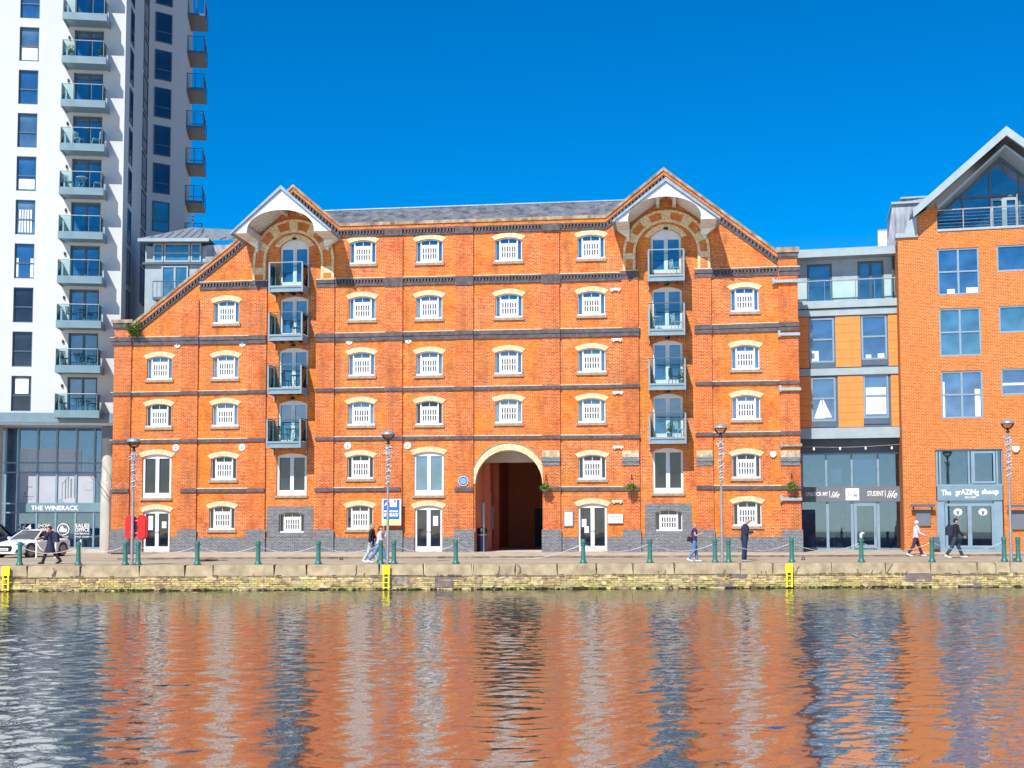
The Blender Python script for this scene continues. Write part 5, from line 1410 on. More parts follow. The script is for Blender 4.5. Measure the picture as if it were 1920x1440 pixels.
tag(w.build('dock_bed', M['coping']), kind='structure')

# ================================================================ bollards, chains, lamps, ladders
bol = [(37,"far left green bollard in front of the white coupe","bollard by the coupe"),
(147,"green bollard before the lettered glass doors, right of the white coupe","bollard by the lettered glass doors"),
(235,"green bollard left of the lamp post with the red lifebuoy case","bollards under the red case"),
(259,"green bollard right of the lamp post with the red lifebuoy case","bollards under the red case"),
(370,"green bollard right of the leftmost white double door of the warehouse","bollard right of far left door"),
(484,"green bollard left of the blue brick window of the left hoist bay","bollard left of the blue window"),
(597,"green bollard right of the blue brick window of the left hoist bay","bollard right of it"),
(714,"green bollard in front of the walking couple, left of the lamp post","bollards by the couple's lamp post"),
(738.5,"green bollard under the agent's board, right of the lamp post","bollards by the couple's lamp post"),
(854.5,"green bollard just left of the big arched passage","bollard left of the arch"),
(1093.5,"green bollard in front of the white cafe door","the bollard by the cafe door"),
(1218.5,"green bollard left of the blue brick window of the right hoist bay","bollard left of the right blue window"),
(1340.5,"green bollard between the woman in jeans and the third lamp post","bollards by the third lamp"),
(1366,"green bollard between the third lamp post and the man with the phone","bollards by the third lamp"),
(1484.5,"green bollard directly above the right-hand yellow ladder","bollard above the right ladder"),
(1615,"green bollard with a white glove stuck on top, before the grey shopfront","the bollard with the white glove"),
(1747.5,"green bollard between the two people walking on the right","bollard between the right walkers"),
(1883,"green bollard left of the lamp post at the right edge","bollards by the last lamp"),
(1909,"green bollard right of the lamp post at the right edge","bollards by the last lamp")]
b = MB(); b.lathe([(.145,0),(.145,.05),(.115,.09),(.105,.11),(.095,.15),(.088,.45),(.080,.72),(.098,.725),(.104,.745),(.098,.765),(.080,.77),(.080,.81),(.108,.815),(.112,.85),(.106,.875),(.092,.88),(.092,.90),(.10,.91),(.09,.955),(.05,.975),(.0,.98)], 18)
bo = b.build('bollard', M['teal'], smooth=True)
posts = []
for i, (px, lab, short) in enumerate(bol):
    o = bo if i == 0 else bo.copy()
    if i: COL.objects.link(o)
    x = Q.X(px, 1040, .55); o.location = Vector(qw(x, .55, .008)); o.scale = (1, 1, .94+.10*px/1920)
    tag(o, lab, 'bollard', 'green bollards along the quay edge'); posts.append((o.location.copy(), o.scale.z, short))
gl = MB(); gl.tube([(0,0,0),(0.0,0,.12),(.06,0,.2)], [.05,.06,.035], 7); 
for k in range(4): gl.tube([(.03+.02*k, -.03+.02*k, .16), (.09+.02*k, -.04+.02*k, .2-.01*k)], .012, 5)
o = gl.build('lost_glove', M['letter'], None, posts[15][0] + Vector((0,0,.98*posts[15][1])), smooth=True); tag(o, 'white glove stuck on top of the bollard before the grey shopfront', 'glove')
for i in range(len(posts)-1):
    (p, s0_, n0), (q, s1_, n1) = posts[i], posts[i+1]
    if n0 == n1: continue
    pts = []; L_ = (q-p).length; sag = min(.62, .12*L_)
    for k in range(15):
        t = k/14; z = .78*(s0_*(1-t)+s1_*t) - sag*4*t*(1-t); pts.append(p.lerp(q, t) + Vector((0, .0, z)))
    c = MB(); c.tube([v-p for v in pts], .014, 5)
    o = c.build('chain', M['chain'], None, p, smooth=True); tag(o, (f'chain from {n0} to {n1}').replace('the bollard','bollard'), 'chain', 'chains between the bollards')
# white posts with a chain beside the cars
wp = []
for px, py, lab in ((68,1046,'short white post in front of the side door of the white coupe'),(104,1046.5,'short white post in front of the rear wheel of the white coupe'),(151,1045,'short white post just right of the second green bollard')):
    p = ground(px, py); c = MB(); c.lathe([(.05,0),(.05,.82),(.03,.86)], 10); o = c.build('white_post', M['white'], None, p, smooth=True); tag(o, lab, 'post', 'short white posts beside the coupe'); wp.append(p)
for i, lab in ((0,'thin chain between the two left white posts beside the coupe'),(1,'thin chain from the coupe rear wheel post to the right white post')):
    p, q = wp[i], wp[i+1]; c = MB(); c.tube([p.lerp(q, k/10) - p + Vector((0,0,.75-.45*4*(k/10)*(1-k/10))) for k in range(11)], .014, 5); tag(c.build('chain', M['chain'], None, p), lab, 'chain', 'chains between the white posts')
# lamp posts
M['lampglass'] = glass_clear('lamp bowl glass', (.80,.72,.62), .25)
M['garland'] = mat('white garland', (.70,.70,.72), .6, col2=(.25,.25,.30), vscale=14)
def lamp(px, H, lab):
    x = Q.X(px, 1040, .5); r = empty('street_lamp', Vector(qw(x, .5, .008)), -Q.yaw); tag(r, lab, 'street lamp', 'lamp posts along the quay edge')
    p = MB(); p.lathe([(.09,0),(.09,.06),(.062,.08),(.058,2.0),(.05,2.05),(.045,H-.6),(.05,H-.58),(.03,H-.5)], 12); p.build('pole', M['galv'], r, smooth=True)
    p = MB(); p.lathe([(.03,H-.55),(.09,H-.52),(.05,H-.46),(.05,H-.40),(.075,H-.37),(.02,H-.33)], 12); p.tube([(-.16,0,H-.72),(.16,0,H-.72)], .015, 5); p.build('lamp_neck', M['black'], r, smooth=True)
    p = MB(); p.lathe([(.05,H-.42),(.13,H-.39),(.20,H-.32),(.25,H-.23),(.265,H-.17)], 20); p.build('lamp_bowl', M['lampglass'], r, smooth=True)
    p = MB(); p.lathe([(.27,H-.17),(.275,H-.15),(.26,H-.10),(.20,H-.04),(.10,H-.005),(0,H)], 20); p.build('lamp_hood', M['lead'], r, smooth=True)
    rnd = random.Random(int(px)); g1 = MB(); pts = []
    for k in range(90):
        t = k/89; a = t*6.28*7; z = H*.58 + (H*.3)*t; pts.append((.085*math.cos(a), .085*math.sin(a), z))
    g1.tube(pts, .02, 4)
    for k in range(110):
        a = rnd.uniform(0, 6.28); z = H*.58+H*.3*rnd.random()**.8; q = rnd.uniform(.05, .13); s_ = rnd.uniform(.015,.04); g1.box(q*math.cos(a), q*math.cos(a)+s_, q*math.sin(a), q*math.sin(a)+s_, z, z+s_)
    for k in range(30):
        a = rnd.uniform(0, 6.28); z = H*.83+H*.04*rnd.random(); q = rnd.uniform(.05, .22); g1.tube([(0,0,z),(q*math.cos(a), q*math.sin(a), z+rnd.uniform(-.1,.1))], .012, 3)
    g1.build('garland', M['garland'], r)
    return r
l1 = lamp(247.5, 5.06, 'lamp post at far left carrying the red lifebuoy case'); lamp(727, 5.35, "lamp post in front of the agent's board beside the walking couple")
lamp(1354, 5.62, 'lamp post left of the man with the phone'); lamp(1896, 5.82, 'lamp post at the right edge before the gabled block')
# lifebuoy case
x, z0 = Q.at(252, 1012, .42)
r = empty('lifebuoy_case', Vector(qw(x, .70, z0)), -Q.yaw); tag(r, 'bright red plastic lifebuoy case strapped to the far left lamp post', 'lifebuoy case')
def rrect(x0, x1, z0, z1, q):
    pts = []
    for (cx, cz, a) in ((x1-q, z0+q, -90), (x1-q, z1-q, 0), (x0+q, z1-q, 90), (x0+q, z0+q, 180)):
        for k in range(6): t = R(a+18*k); pts.append((cx+q*math.cos(t), cz+q*math.sin(t)))
    return pts
for s_ in (-1, 1):
    p = MB(); p.prism(rrect(*sorted((s_*.435, s_*.012)), 0, .98, .20), -.06, .10); p.prism(rrect(*sorted((s_*.385, s_*.05)), .05, .93, .155), -.11, -.061); p.build('case_half', M['red'], r)
p = MB(); p.prism(rrect(-.12, .12, .16, .82, .05), -.03, .08); p.build('hinge_plate', M['red'], r)
p = MB(); p.lathe([(.10,-.012),(.10,.0)], 16, (0, -.112, .50), 0, 'y'); p.build('hand_hole', M['black'], r)
p = MB(); p.box(-.09, .09, -.13, -.101, .74, .78); p.box(-.09, .09, -.13, -.101, .24, .28); p.build('strap', M['galv'], r)
# ladders
for px, lab in ((11,'yellow quay ladder at the left edge of the photo'),(724,'yellow quay ladder below the lamp post beside the couple'),(1479.5,'yellow quay ladder below the lone bollard right of the man with the phone')):
    x = Q.X(px, 1080, -.12); r = empty('quay_ladder', Vector(qw(x, -.12, ZW)), -Q.yaw); tag(r, lab, 'ladder', 'yellow ladders on the quay wall')
    H = -ZW - .02
    p = MB(); p.prism([(-.15, H-.36), (.15, H-.36), (.15, H-.0), (-.15, H-.0)], -.04, .0); p.build('top_plate', M['yellow'], r)
    for s_ in (-1, 1):
        p = MB(); p.box(*sorted((s_*.13, s_*.075)), -.05, .0, .05, H-.361); p.box(*sorted((s_*.13, s_*.075)), .001, .12, H-.12, H-.06); p.box(*sorted((s_*.13, s_*.075)), .001, .16, .3, .36); p.build('stile', M['yellow'], r)
    for k in range(3):
        p = MB(); p.tube([(-.12,-.03,.1+k*.2),(.12,-.03,.1+k*.2)], .02, 6); p.build('rung', M['yellow'], r)
# ================================================================ cars
def car(name, loc, ang, paint, lab, tall=0.0, plate=None):
    r = empty(name, loc, ang); tag(r, lab, 'car')
    st = [ # x, half width, bottom, side z, top z
     (2.10,.55,.30,.48,.52),(2.05,.72,.20,.55,.62),(1.85,.84,.17,.62,.70),(1.5,.89,.17,.70,.78),(1.0,.90,.17,.76,.86),(.5,.90,.17,.80,.90),(-.2,.90,.17,.82,.90),(-1.0,.91,.17,.86,.92),(-1.5,.90,.18,.86,.93),(-1.9,.84,.24,.80,.90),(-2.08,.70,.32,.70,.80)]
    b = MB(); n = 9; vs = []
    for (x, w, zb, zs, zt) in st:
        half = [(0,zb),(w*.8,zb),(w*.97,zb+.10),(w,(zb+zs)/2),(w*.985,zs-.03),(w*.93,zs+.01),(w*.8,zt-.03),(w*.45,zt),(0,zt+.015)]
        ring = [(x, y, z+tall*.3*(z > .4)) for y, z in half] + [(x, -y, z+tall*.3*(z > .4)) for y, z in half[1:-1]][::-1]
        vs += ring
    k = 16; fs = []
    for i in range(len(st)-1):
        for j in range(k): a, c = i*k+j, i*k+(j+1) % k; fs.append((a, c, c+k, a+k))
    fs += [tuple(range(k)), tuple((len(st)-1)*k+j for j in range(k))]
    b.add(vs, fs)
    b.build('body', paint, r, smooth=True)
    top = 1.34+tall
    cab = [(.75,.74,.86,.66,.88),(.05,.74,.88,.56,top-.07),(-.35,.74,.88,.55,top),(-.85,.74,.88,.54,top-.03),(-1.75,.74,.88,.62,.93+tall*.6)]
    gls = MB(); vs = []
    for (x, wb, zb, wt, zt) in cab: vs += [(x,wb,zb+tall*.3),(x,wt,zt),(x,-wt,zt),(x,-wb,zb+tall*.3)]
    fs = []
    for i in range(len(cab)-1):
        for j in range(3): a = i*4+j; fs.append((a,a+1,a+5,a+4))
    gls.add(vs, fs); gls.build('window', M['glass_blk'], r)
    rf = MB()
    for i in range(1, 3):
        (x0,_,_,w0,z0_),(x1_,_,_,w1,z1_) = cab[i], cab[i+1]
        rf.add([(x0,w0+.02,z0_-.03),(x0,w0*.8,z0_+.02),(x0,-w0*.8,z0_+.02),(x0,-w0-.02,z0_-.03),(x1_,w1+.02,z1_-.03),(x1_,w1*.8,z1_+.02),(x1_,-w1*.8,z1_+.02),(x1_,-w1-.02,z1_-.03)], [(0,1,5,4),(1,2,6,5),(2,3,7,6)])
    rf.build('roof', paint, r, smooth=True)
    pl_ = MB()
    for s_ in (-1, 1):
        pl_.tube([(.78, s_*.75, .86+tall*.3), (.05, s_*.575, top-.06)], .035, 5); pl_.tube([(-1.75, s_*.74, .90+tall*.3), (-.85, s_*.56, top-.03)], .05, 5)
        pl_.tube([(.05, s_*.57, top-.05), (-.85, s_*.555, top-.02)], .03, 5); pl_.tube([(-.3, s_*.75, .9+tall*.3), (-.35, s_*.565, top-.02)], .03, 5)
    pl_.build('pillar', paint, r)
    for (x, y) in ((1.28,.80),(1.28,-.80),(-1.23,.80),(-1.23,-.80)):
        w = MB(); w.lathe([(.20,-.10),(.31,-.10),(.335,-.07),(.335,.07),(.31,.10),(.20,.10)], 22, (x, y, .335), 0, 'y'); o = w.build('wheel', M['rubber'], r, smooth=True)
        arch_ = MB(); s_ = 1 if y > 0 else -1; rnd_ = [(.39*math.cos(math.pi*q/14), .39*math.sin(math.pi*q/14)) for q in range(15)]
        arch_.prism([(x+a, .335+c) for a, c in rnd_], *sorted((s_*.86, s_*.912))); arch_.build('wheel_arch', M['black'], r)
        w = MB(); ys = y + s_*.095
        for q in range(10): t = 2*math.pi*q/10; w.tube([(x,ys,.335),(x+.23*math.cos(t),ys+s_*.01,.335+.23*math.sin(t))], .018, 4)
        w.lathe([(.22,0),(.25,0),(.25,s_*.02),(.22,s_*.02)], 20, (x, ys, .335), 0, 'y'); w.build('rim', M['galv'], o)
    for s_ in (-1, 1):
        h = MB(); h.add([(1.94,s_*.50,.56),(1.86,s_*.82,.60),(1.62,s_*.885,.70),(1.80,s_*.72,.71),(1.99,s_*.52,.63)], [(0,1,2,3,4)]); 
        for v in range(len(h.v)): h.v[v] = (h.v[v][0]+.045, h.v[v][1]*1.01, h.v[v][2]+tall*.3)
        h.build('headlight', M['glass_blk'], r)
        h = MB(); h.box(.35, .52, *sorted((s_*.92, s_*1.04)), .88+tall*.3, 1.0+tall*.3); h.build('mirror', paint, r)
        h = MB(); h.box(1.98, 2.07, *sorted((s_*.50, s_*.72)), .26, .42); h.build('air_intake', M['black'], r)
    h = MB(); h.prism([(0,0),(1,0),(1,1),(0,1)], 0, 1); h = MB(); h.add([(2.10,-.38,.30),(2.10,.38,.30),(2.13,.46,.50),(2.11,.40,.58),(2.11,-.40,.58),(2.13,-.46,.50)], [(0,1,2,3,4,5)]); h.build('grille', M['black'], r)
    if plate:
        h = MB(); h.box(2.13, 2.15, -.26, .26, .36, .47); o = h.build('number_plate', M['letter'], r)
        h = MB()
        for q in range(7): h.box(2.151, 2.154, -.21+q*.062, -.175+q*.062, .385, .445)
        h.build('plate_characters', M['black'], o)
    return r
wpaint = mat('white car paint', (.78,.80,.82), .25, var=.01)
wpaint.node_tree.nodes['Principled BSDF'].inputs['Coat Weight'].default_value = .6
fw, rw = Vector((vplane(57,1035,62.2).x, 62.2, 0)), Vector((vplane(114,1035,64.5).x, 64.5, 0))
hd = (fw-rw).normalized(); left = Vector((-hd.y, hd.x, 0)); 
if left.x < 0: left = -left
cc_ = (fw+rw)/2 - left*.80
ang = math.atan2(hd.y, hd.x)
car('white_coupe', cc_, ang, wpaint, 'white two-door coupe parked before the lettered glass front of the tower', 0, True)
bpaint = mat('navy car paint', (.02,.05,.12), .25, var=.01)
car('dark_blue_car', Vector((-27.35, 66.0, 0)), ang, bpaint, 'dark blue car half hidden behind the white coupe at the left edge', .28)

# ================================================================ people
def skin_mesh(nodes, edges, m_, sub=1):
    me = bpy.data.meshes.new('figure'); me.from_pydata([n[0] for n in nodes], edges, [])
    o = bpy.data.objects.new('figure', me); COL.objects.link(o)
    bm = bmesh.new(); bm.from_mesh(me); ly = bm.verts.layers.skin.verify(); bm.verts.ensure_lookup_table()
    for i, v in enumerate(bm.verts): v[ly].radius = (nodes[i][1], nodes[i][1]); v[ly].use_root = (i == 0)
    bm.to_mesh(me); bm.free()
    sk = o.modifiers.new('s', 'SKIN'); sk.use_smooth_shade = True
    if sub: sb = o.modifiers.new('d', 'SUBSURF'); sb.levels = sub; sb.render_levels = sub
    dg = bpy.context.evaluated_depsgraph_get(); r = bpy.data.meshes.new_from_object(o.evaluated_get(dg))
    COL.objects.unlink(o); bpy.data.objects.remove(o)
    r.materials.clear(); r.materials.append(m_)
    return r
SKIN = mat('skin', (.55,.30,.20), .6, var=.06)
def cloth(name, c): return mat(name, c, .85, var=.15, vscale=9)
def person(lab, px, Y, H, face, legs, arms, top, bottom, shoe, hair, hairlen=0.0, hem=.88, lean=.04, tilt=0, extra=None, bald=False, sleeve=1.0, flare=0.0, pos=None):
    """legs: [(thigh, knee, toe)], arms: [(upper, elbow)] left then right, degrees forward; face: +1 right, -1 left"""
    root = empty('person', (0,0,0), 0); tag(root, lab, 'person')
    k = H/1.75; J = {}
    hp = [Vector((0, .09, .90)), Vector((0, -.09, .90))]
    L_ = []
    for i, (a, kn, toe) in enumerate(legs):
        a, kn = R(a), R(kn); h = hp[i]; kk = h + .43*Vector((math.sin(a), 0, -math.cos(a))); an = kk + .41*Vector((math.sin(a-kn), 0, -math.cos(a-kn)))
        t = an + Vector((.17*math.cos(R(toe)), 0, -.05+.17*math.sin(R(toe)))); he = an + Vector((-.05, 0, -.045)); L_.append((h, kk, an, t, he))
    low_ = min(min(l[3].z, l[4].z) for l in L_) - .035
    up = Vector((lean*1.0, 0, 0))
    ch = Vector((lean*.7, 0, 1.27)); nk = Vector((lean, 0, 1.47)); hd_ = nk + Vector((.03+tilt*.05, 0, .12)); 
    sh = [Vector((lean*.9, .17, 1.41)), Vector((lean*.9, -.17, 1.41))]; A_ = []
    for i, (a, el) in enumerate(arms):
        a, el = R(a), R(el); s_ = sh[i]; inw = -.05 if el > 1.0 else .0
        e = s_ + .28*Vector((math.sin(a), (.10 if i == 0 else -.10), -math.cos(a))); w = e + .25*Vector((math.sin(a+el), inw*(3 if i == 0 else -3), -math.cos(a+el))); A_.append((s_, e, w, (w-e).normalized()))
    # body: one continuous skinned surface with five-fingered hands
    N = []; E = []
    def nd(p, r, par=None):
        N.append((p, r)); 
        if par is not None: E.append((par, len(N)-1))
        return len(N)-1
    pv = nd(Vector((0,0,.95)), .13); wa = nd(Vector((lean*.4,0,1.10)), .115, pv); c = nd(ch, .135, wa); n_ = nd(nk, .055, c)
    j = nd(nk+Vector((.022+tilt*.02,0,.05)), .070, n_); hm = nd(hd_+Vector((.004,0,.01)), .106, j); ht = nd(hd_+Vector((-.012,0,.085)), .086, hm)
    nd(hd_+Vector((.104+tilt*.01,0,-.008)), .015, hm); nd(hd_+Vector((-.005,.098,-.005)), .016, hm); nd(hd_+Vector((-.005,-.098,-.005)), .016, hm)
    for i in (0, 1):
        h, kk, an, t, he = L_[i]; a = nd(h, .085, pv); b_ = nd(kk, .056, a); d = nd(an, .040, b_); nd(t, .030, d)
        s_, e, w, dr = A_[i]; a = nd(s_, .060, c); b_ = nd(e, .042, a); d = nd(w, .029, b_); pm = nd(w+dr*.06, .034, d)
        sd = dr.cross(Vector((0,1,0))); sd = sd.normalized() if sd.length > .1 else Vector((0,0,1))
        for q in range(4):
            f0 = nd(w+dr*.10+sd*(q-1.5)*.020, .009, pm); f1 = nd(w+dr*(.135+.008*(1-abs(q-1.5)))+sd*(q-1.5)*.021+Vector((0,(-.008 if i == 0 else .008),0)), .0085, f0); nd(w+dr*(.155+.010*(1-abs(q-1.5)))+sd*(q-1.5)*.020+Vector((0,(-.025 if i == 0 else .025),0)), .007, f1)
        th = nd(w+dr*.055+sd*-.045, .011, pm); nd(w+dr*.095+sd*-.058+Vector((0,(-.02 if i == 0 else .02),0)), .009, th)
    me = skin_mesh(N, E, SKIN, 1); me.materials.append(top); me.materials.append(bottom)
    for pg in me.polygons:
        c_ = pg.center
        if min((c_-a_[2]).length for a_ in A_) < .16 or min((c_-(a_[2]+a_[3]*.1)).length for a_ in A_) < .16: continue
        if c_.z > 1.46: continue
        if c_.z < .92: pg.material_index = 2
        elif sleeve > .5 or abs(c_.y) < .15: pg.material_index = 1
    link('body', me, root)
    fe = MB(); 
    for s_ in (-1, 1): fe.ell(hd_+Vector((.080, s_*.033, .018)), (.009,.011,.007), 6, 4)
    fe.build('eyes', M['black'], root)
    fe = MB(); fe.ell(hd_+Vector((.076, 0, -.052)), (.012,.024,.006), 6, 4); fe.build('mouth', cloth('lips', (.35,.10,.09)), root)
    # garments
    def loft(mb, secs, n=14):
        vs = []; fs = []
        for (x, z, rx, ry) in secs:
            for q in range(n): t = 2*math.pi*q/n; vs.append((x+rx*math.cos(t), ry*math.sin(t), z))
        for i in range(len(secs)-1):
            for q in range(n): a, b_ = i*n+q, i*n+(q+1) % n; fs.append((a, b_, b_+n, a+n))
        fs += [tuple(range(n)), tuple((len(secs)-1)*n+q for q in range(n))]; mb.add(vs, fs)
    g_ = MB()
    secs = [(0, hem, .145+flare, .185+flare), (lean*.1, .98, .14, .18), (lean*.4, 1.12, .125, .165), (lean*.7, 1.28, .145, .195), (lean*.9, 1.40, .125, .19), (lean, 1.455, .085, .12), (lean, 1.49, .062, .066)]
    if hem < .8: secs = [(0, hem, .19+flare, .21+flare)] + [(0, .90, .16, .20)] + secs[1:]
    loft(g_, secs)
    for (s_, e, w, dr) in A_:
        if sleeve > .5: g_.tube([s_+Vector((0,0,.01)), s_.lerp(e,.5), e, e.lerp(w,.5), w], [.078,.070,.062,.055,.045], 9)
        elif sleeve > 0: g_.tube([s_+Vector((0,0,.01)), s_.lerp(e,.35)], [.07,.062], 9)
    g_.build('top', top, root, smooth=True)
    g_ = MB(); loft(g_, [(0,.82,.13,.17),(0,.92,.14,.175),(0,1.0,.13,.165)])
    for (h, kk, an, t, he) in L_: g_.tube([h+Vector((0,0,.02)), h.lerp(kk,.5), kk, kk.lerp(an,.5), an+Vector((0,0,-.0))], [.108,.098,.076,.070,.066+.02*flare*10], 9)
    g_.build('trousers', bottom, root, smooth=True)
    for (h, kk, an, t, he) in L_:
        g_ = MB(); g_.tube([he+Vector((-.02,0,.01)), he+Vector((.04,0,.0)), t+Vector((-.04,0,0)), t+Vector((.05,0,-.005))], [.038,.05,.046,.026], 9); g_.tube([an+Vector((0,0,.05)), an+Vector((0,0,-.04))], .05, 8); g_.build('shoe', shoe, root, smooth=True)
    if not bald:
        g_ = MB(); g_.ell(hd_+Vector((-.022,0,.035)), (.108,.095,.105), 12, 8)
        if hairlen: g_.tube([hd_+Vector((-.06,0,.03)), hd_+Vector((-.085,0,-.10)), hd_+Vector((-.09-lean,0,-.10-hairlen))], [.085,.085,.05], 10)
        g_.build('hair', hair, root, smooth=True)
    elif hair:
        g_ = MB(); g_.ell(hd_+Vector((-.06,0,-.005)), (.06,.09,.06), 10, 6); g_.build('hair', hair, root, smooth=True)
    if extra: extra(root, hd_, sh, A_, nk, ch)
    X_ = vplane(px, 1010, Y).x
    root.location = (X_, Y, -low_*k + (0.008)); root.scale = (k, k, k)
    root.rotation_euler = (0, 0, (0 if face > 0 else math.pi) + (pos or 0))
    return root
navy = cloth('navy cloth', (.02,.025,.055)); black_ = cloth('black cloth', (.012,.013,.018)); jeans = cloth('blue denim', (.10,.20,.38)); ljeans = cloth('pale denim', (.36,.46,.58)); pink = cloth('pale pink cloth', (.68,.52,.54))
dkj = cloth('dark denim', (.02,.045,.10)); white_s = cloth('white trainers', (.72,.72,.70)); blond = cloth('fair hair', (.36,.22,.10)); brown = cloth('brown hair', (.12,.055,.025)); whiteh = cloth('white hair', (.66,.63,.58)); dark_h = cloth('dark hair', (.02,.015,.012))
navyt = cloth('navy top', (.04,.03,.14)); plum = cloth('plum cloth', (.05,.025,.05)); redc = cloth('red scarf', (.45,.05,.04)); phonem = M['black']
def pack(m_):
    def f(root, hd_, sh, A_, nk, ch):
        g_ = MB(); g_.prism([(-.36,1.0),(-.13,.98),(-.10,1.42),(-.25,1.45),(-.34,1.32)], -.14, .14); g_.build('backpack', m_, root)
    return f
def x1f(root, hd_, sh, A_, nk, ch):
    pack(navy)(root, hd_, sh, A_, nk, ch); g_ = MB(); g_.lathe([(.06,-.03),(.10,0),(.08,.05)], 10, tuple(nk+Vector((0,0,.0)))); g_.build('scarf', redc, root, smooth=True)
    g_ = MB(); g_.ell(hd_+Vector((0,0,.06)), (.10,.095,.07), 10, 6); g_.build('hat', redc, root, smooth=True)
person('person in navy coat and backpack walking left past the white coupe', 95, 52.6, 1.60, -1, [(24,6,0),(-20,22,-22)], [(30,65),(20,60)], navy, black_, black_, dark_h, 0, .55, .05, extra=x1f, flare=.02)
person('person with long fair hair in dark jacket and pale jeans walking right', 696, 52.9, 1.63, 1, [(20,4,0),(-14,16,-18)], [(20,20),(-15,15)], black_, ljeans, white_s, blond, .22, .80, .04)
def x3f(root, hd_, sh, A_, nk, ch):
    g_ = MB(); g_.prism([(-.22,1.0),(-.05,.98),(-.04,1.2),(-.2,1.2)], .19, .28); g_.build('shoulder_bag', dkj, root)
person('person with brown hair in pale pink top and blue jeans, hand raised to the face', 711, 52.7, 1.60, 1, [(28,4,0),(-24,18,-20)], [(45,110),(10,20)], pink, jeans, white_s, brown, .1, .90, .05, extra=x3f)
def x4f(root, hd_, sh, A_, nk, ch):
    g_ = MB(); g_.prism([(-.34,.90),(-.12,.88),(-.10,1.08),(-.30,1.12)], -.24, -.14); g_.tube([(-.2,-.19,1.1),(-.02,-.15,1.48),(.05,.1,1.2)], .012, 5); g_.build('handbag', black_, root)
    g_ = MB(); g_.ell(hd_+Vector((-.1,0,.09)), (.05,.05,.05), 8, 6); g_.build('hair_bun', blond, root, smooth=True)
person('woman in sleeveless navy top and blue jeans with black shoulder bag', 1301, 53.2, 1.62, 1, [(14,10,0),(-2,34,-24)], [(-22,30),(0,112)], navyt, jeans, white_s, blond, 0, .86, .03, extra=x4f, sleeve=.3)
def x5f(root, hd_, sh, A_, nk, ch):
    c = (A_[0][2]+A_[1][2])/2 + Vector((.10,0,.06)); g_ = MB(); g_.box(c.x-.01, c.x+.005, -.04, .04, c.z-.07, c.z+.08); g_.build('phone', M['black'], root)
    g_ = MB(); g_.box(.10, .155, -.05, .05, 1.0, 1.40); g_.build('shirt', cloth('shirt', (.55,.56,.62)), root)
man = person('bald man in navy jacket standing and reading a phone', 1396, 53.3, 1.80, 1, [(3,4,0),(-4,2,0)], [(6,92),(2,96)], navy, cloth('navy trousers', (.015,.03,.09)), cloth('grey trainers', (.35,.33,.36)), None, 0, .84, .03, 1, x5f, True)
man.scale = (man.scale[0]*1.14, man.scale[1]*1.1, man.scale[2])
person('white-haired person in pale pink top and dark trousers walking right', 1717, 60.5, 1.74, 1, [(24,4,0),(-22,14,-18)], [(-12,18),(15,50)], pink, plum, white_s, whiteh, 0, .88, .05)
person('dark-haired person in black jacket with backpack walking right past the glass doors', 1790, 57.5, 1.84, 1, [(26,4,0),(-22,14,-18)], [(-14,20),(18,30)], black_, cloth('charcoal jeans', (.03,.04,.055)), white_s, dark_h, .0, .84, .05, extra=pack(navy))

# ================================================================ balcony furniture
def chair_proto(m_):
    r = empty('balcony_chair', (0,0,0)); s = MB(); s.box(-.2,.2,-.2,.2,.43,.46)
    s.build('seat', m_, r); b_ = MB(); b_.tube([(-.19,.19,.46),(-.2,.24,.86),(.2,.24,.86),(.19,.19,.46)], .018, 5)
    for k in (-.1,0,.1): b_.box(k-.015,k+.015,.2,.235,.46,.85)
    b_.build('backrest', m_, r)
    for x in (-.18,.18):
        for y in (-.18,.18): l = MB(); l.tube([(x,y,.43),(x*1.15,y*1.15,0)], .016, 5); l.build('leg', m_, r)
    return r
def table_proto(m_):
    r = empty('bistro_table', (0,0,0)); s = MB(); s.lathe([(.0,.70),(.30,.70),(.30,.73),(0,.73)], 16); s.build('tabletop', m_, r)
    for (a, b_) in ((-1,1),(1,-1)):
        for y in (-.14,.14): l = MB(); l.tube([(a*.2,y,.70),(b_*.22,y,0)], .014, 5); l.build('leg', m_, r)
    return r
def plant_proto():
    r = empty('potted_plant', (0,0,0)); s = MB(); s.lathe([(.10,0),(.15,.28),(.13,.28)], 12); s.build('pot', M['grey_pan'], r, smooth=True)
    f = MB(); rnd = random.Random(3)
    for _ in range(220):
        c = Vector((rnd.gauss(0,.1), rnd.gauss(0,.1), .35+abs(rnd.gauss(0,.22)))); d1 = Vector((rnd.uniform(-1,1), rnd.uniform(-1,1), rnd.uniform(0,1))).normalized()*.06; d2 = Vector((rnd.uniform(-1,1), rnd.uniform(-1,1), 0)).normalized()*.02
        f.add([c-d1,c+d2,c+d1,c-d2], [(0,1,2,3)])
    f.build('foliage', M['leafdk'], r); return r
protos = {'cd': chair_proto(M['wicker']), 'td': table_proto(M['wicker']), 'cp': chair_proto(M['pale_furn']), 'tp': table_proto(M['pale_furn']), 'p': plant_proto()}
used = set()
def put(kind, pos, rz, lab):
    r = protos[kind] if kind not in used else copy_tree(protos[kind]); used.add(kind)
    r.location = pos; r.rotation_euler = (0,0,rz)
    c = {'c':'chair','t':'table','p':'plant'}[kind[0]]; tag(r, lab, c, {'c':'chairs on the balconies','t':'small tables on the balconies','p':'potted plants on the balconies'}[c[0]])
def bpos(i, dx): c, z, w = BAL[i]; return B.O + B.dx*(c+dx) - B.dy*.62 + Vector((0,0,z+.003))
lvl = ['top', 'second', 'third', 'lowest']
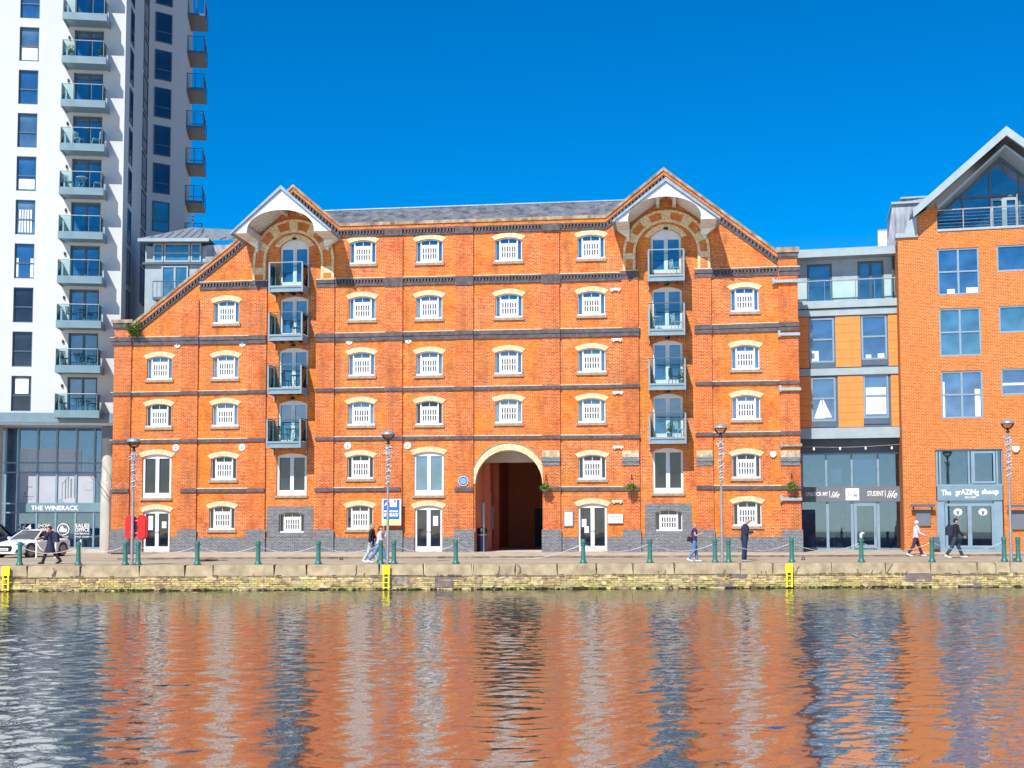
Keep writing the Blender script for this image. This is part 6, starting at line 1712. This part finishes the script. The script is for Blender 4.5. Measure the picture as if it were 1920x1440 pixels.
for i, items in {1: [('cd',.35)], 2: [('cd',-.05),('td',.5)], 3: [('cd',-.25),('td',.2),('p',.7)]}.items():
    for kd, dx in items: put(kd, bpos(i, dx), 2.2 if dx < 0 else 1.2, f"{ {'c':'dark metal chair','t':'dark round bistro table','p':'leafy pot plant'}[kd[0]]} on the {lvl[i]} balcony under the left hoist canopy")
for i, items in {0: [('cp',.45)], 1: [('tp',-.5),('cp',.5)], 2: [('cd',.35),('p',.7)], 3: [('p',.1),('cp',.6)]}.items():
    for kd, dx in items: put(kd, bpos(4+i, dx), 1.9, f"{ {'cp':'pale metal chair','cd':'dark metal chair','tp':'pale folding table','p':'leafy pot plant'}[kd]} on the {lvl[i]} balcony under the right hoist canopy")
def tpos(k, dx): return T.O + T.dx*(bc+dx) - T.dy*.62 + Vector((0,0,TB[k]-.018))
nm = ['lowest', 'second lowest', 'third lowest', 'fourth lowest', 'fifth lowest', 'sixth lowest', 'seventh lowest', 'eighth lowest', 'ninth lowest']
for k, items in {0: [('cd',-.75),('td',0),('cd',.65)], 1: [('cd',-.75),('td',-.1),('cd',.5)], 2: [('cd',-.5),('td',.1)], 5: [('cp',-.8),('tp',-.1),('cp',.75)], 6: [('cp',-.3),('cp',.6)], 8: [('p',-.8),('p',.8)]}.items():
    for kd, dx in items:
        side = 'left' if dx < 0 else 'right'
        put(kd, tpos(k, dx), 1.2 if dx < 0 else -1.2, f"{ {'cd':'dark metal chair','td':'dark bistro table','cp':'pale metal chair','tp':'pale bistro table','p':'pot plant'}[kd]} on the {side if kd[0]!='t' else 'middle'} side of the {nm[k]} tower balcony")

# small clutter on the quay
def flatdisc(name, px, py, r_, m_, lab, cat):
    p = ground(px, py); b = MB(); b.lathe([(r_,0),(r_,.012),(r_*.9,.016),(0,.016)], 18); tag(b.build(name, m_, None, p+Vector((0,0,.004))), lab, cat)
flatdisc('manhole_cover', 470, 1047, .36, M['galv'], 'round iron manhole cover in the paving below the left hoist bay', 'manhole')
flatdisc('manhole_cover', 1165, 1046, .36, M['galv'], 'round iron manhole cover in the paving right of the cafe door', 'manhole')
p = ground(388, 1052); b = MB(); rnd = random.Random(6)
for k in range(4):
    q = .28+.05*k; b.tube([(q*math.cos(a)*(1+.1*rnd.random()), q*.7*math.sin(a), .03+.03*(k % 2)) for a in [2*math.pi*j/14 for j in range(15)]], .022, 5)
b.tube([(.3,.0,.03),(.6,.1,.03),(.9,-.05,.03)], .02, 5)
tag(b.build('rope_coil', M['bark'], None, p), 'loose coil of dark rope on the paving right of a green bollard', 'rope')
for (px, py, lab) in ((1506, 1050, 'black iron mooring ring on the coping right of the right-hand ladder'), (640, 1050, 'black iron mooring ring on the paving left of the walking couple')):
    p = ground(px, py); b = MB(); b.tube([(.06*math.cos(a), 0, .07+.06*math.sin(a)) for a in [2*math.pi*j/12 for j in range(13)]], .018, 5); b.box(-.08,.08,-.05,.05,0,.03); tag(b.build('mooring_ring', M['black'], None, p), lab, 'mooring ring')
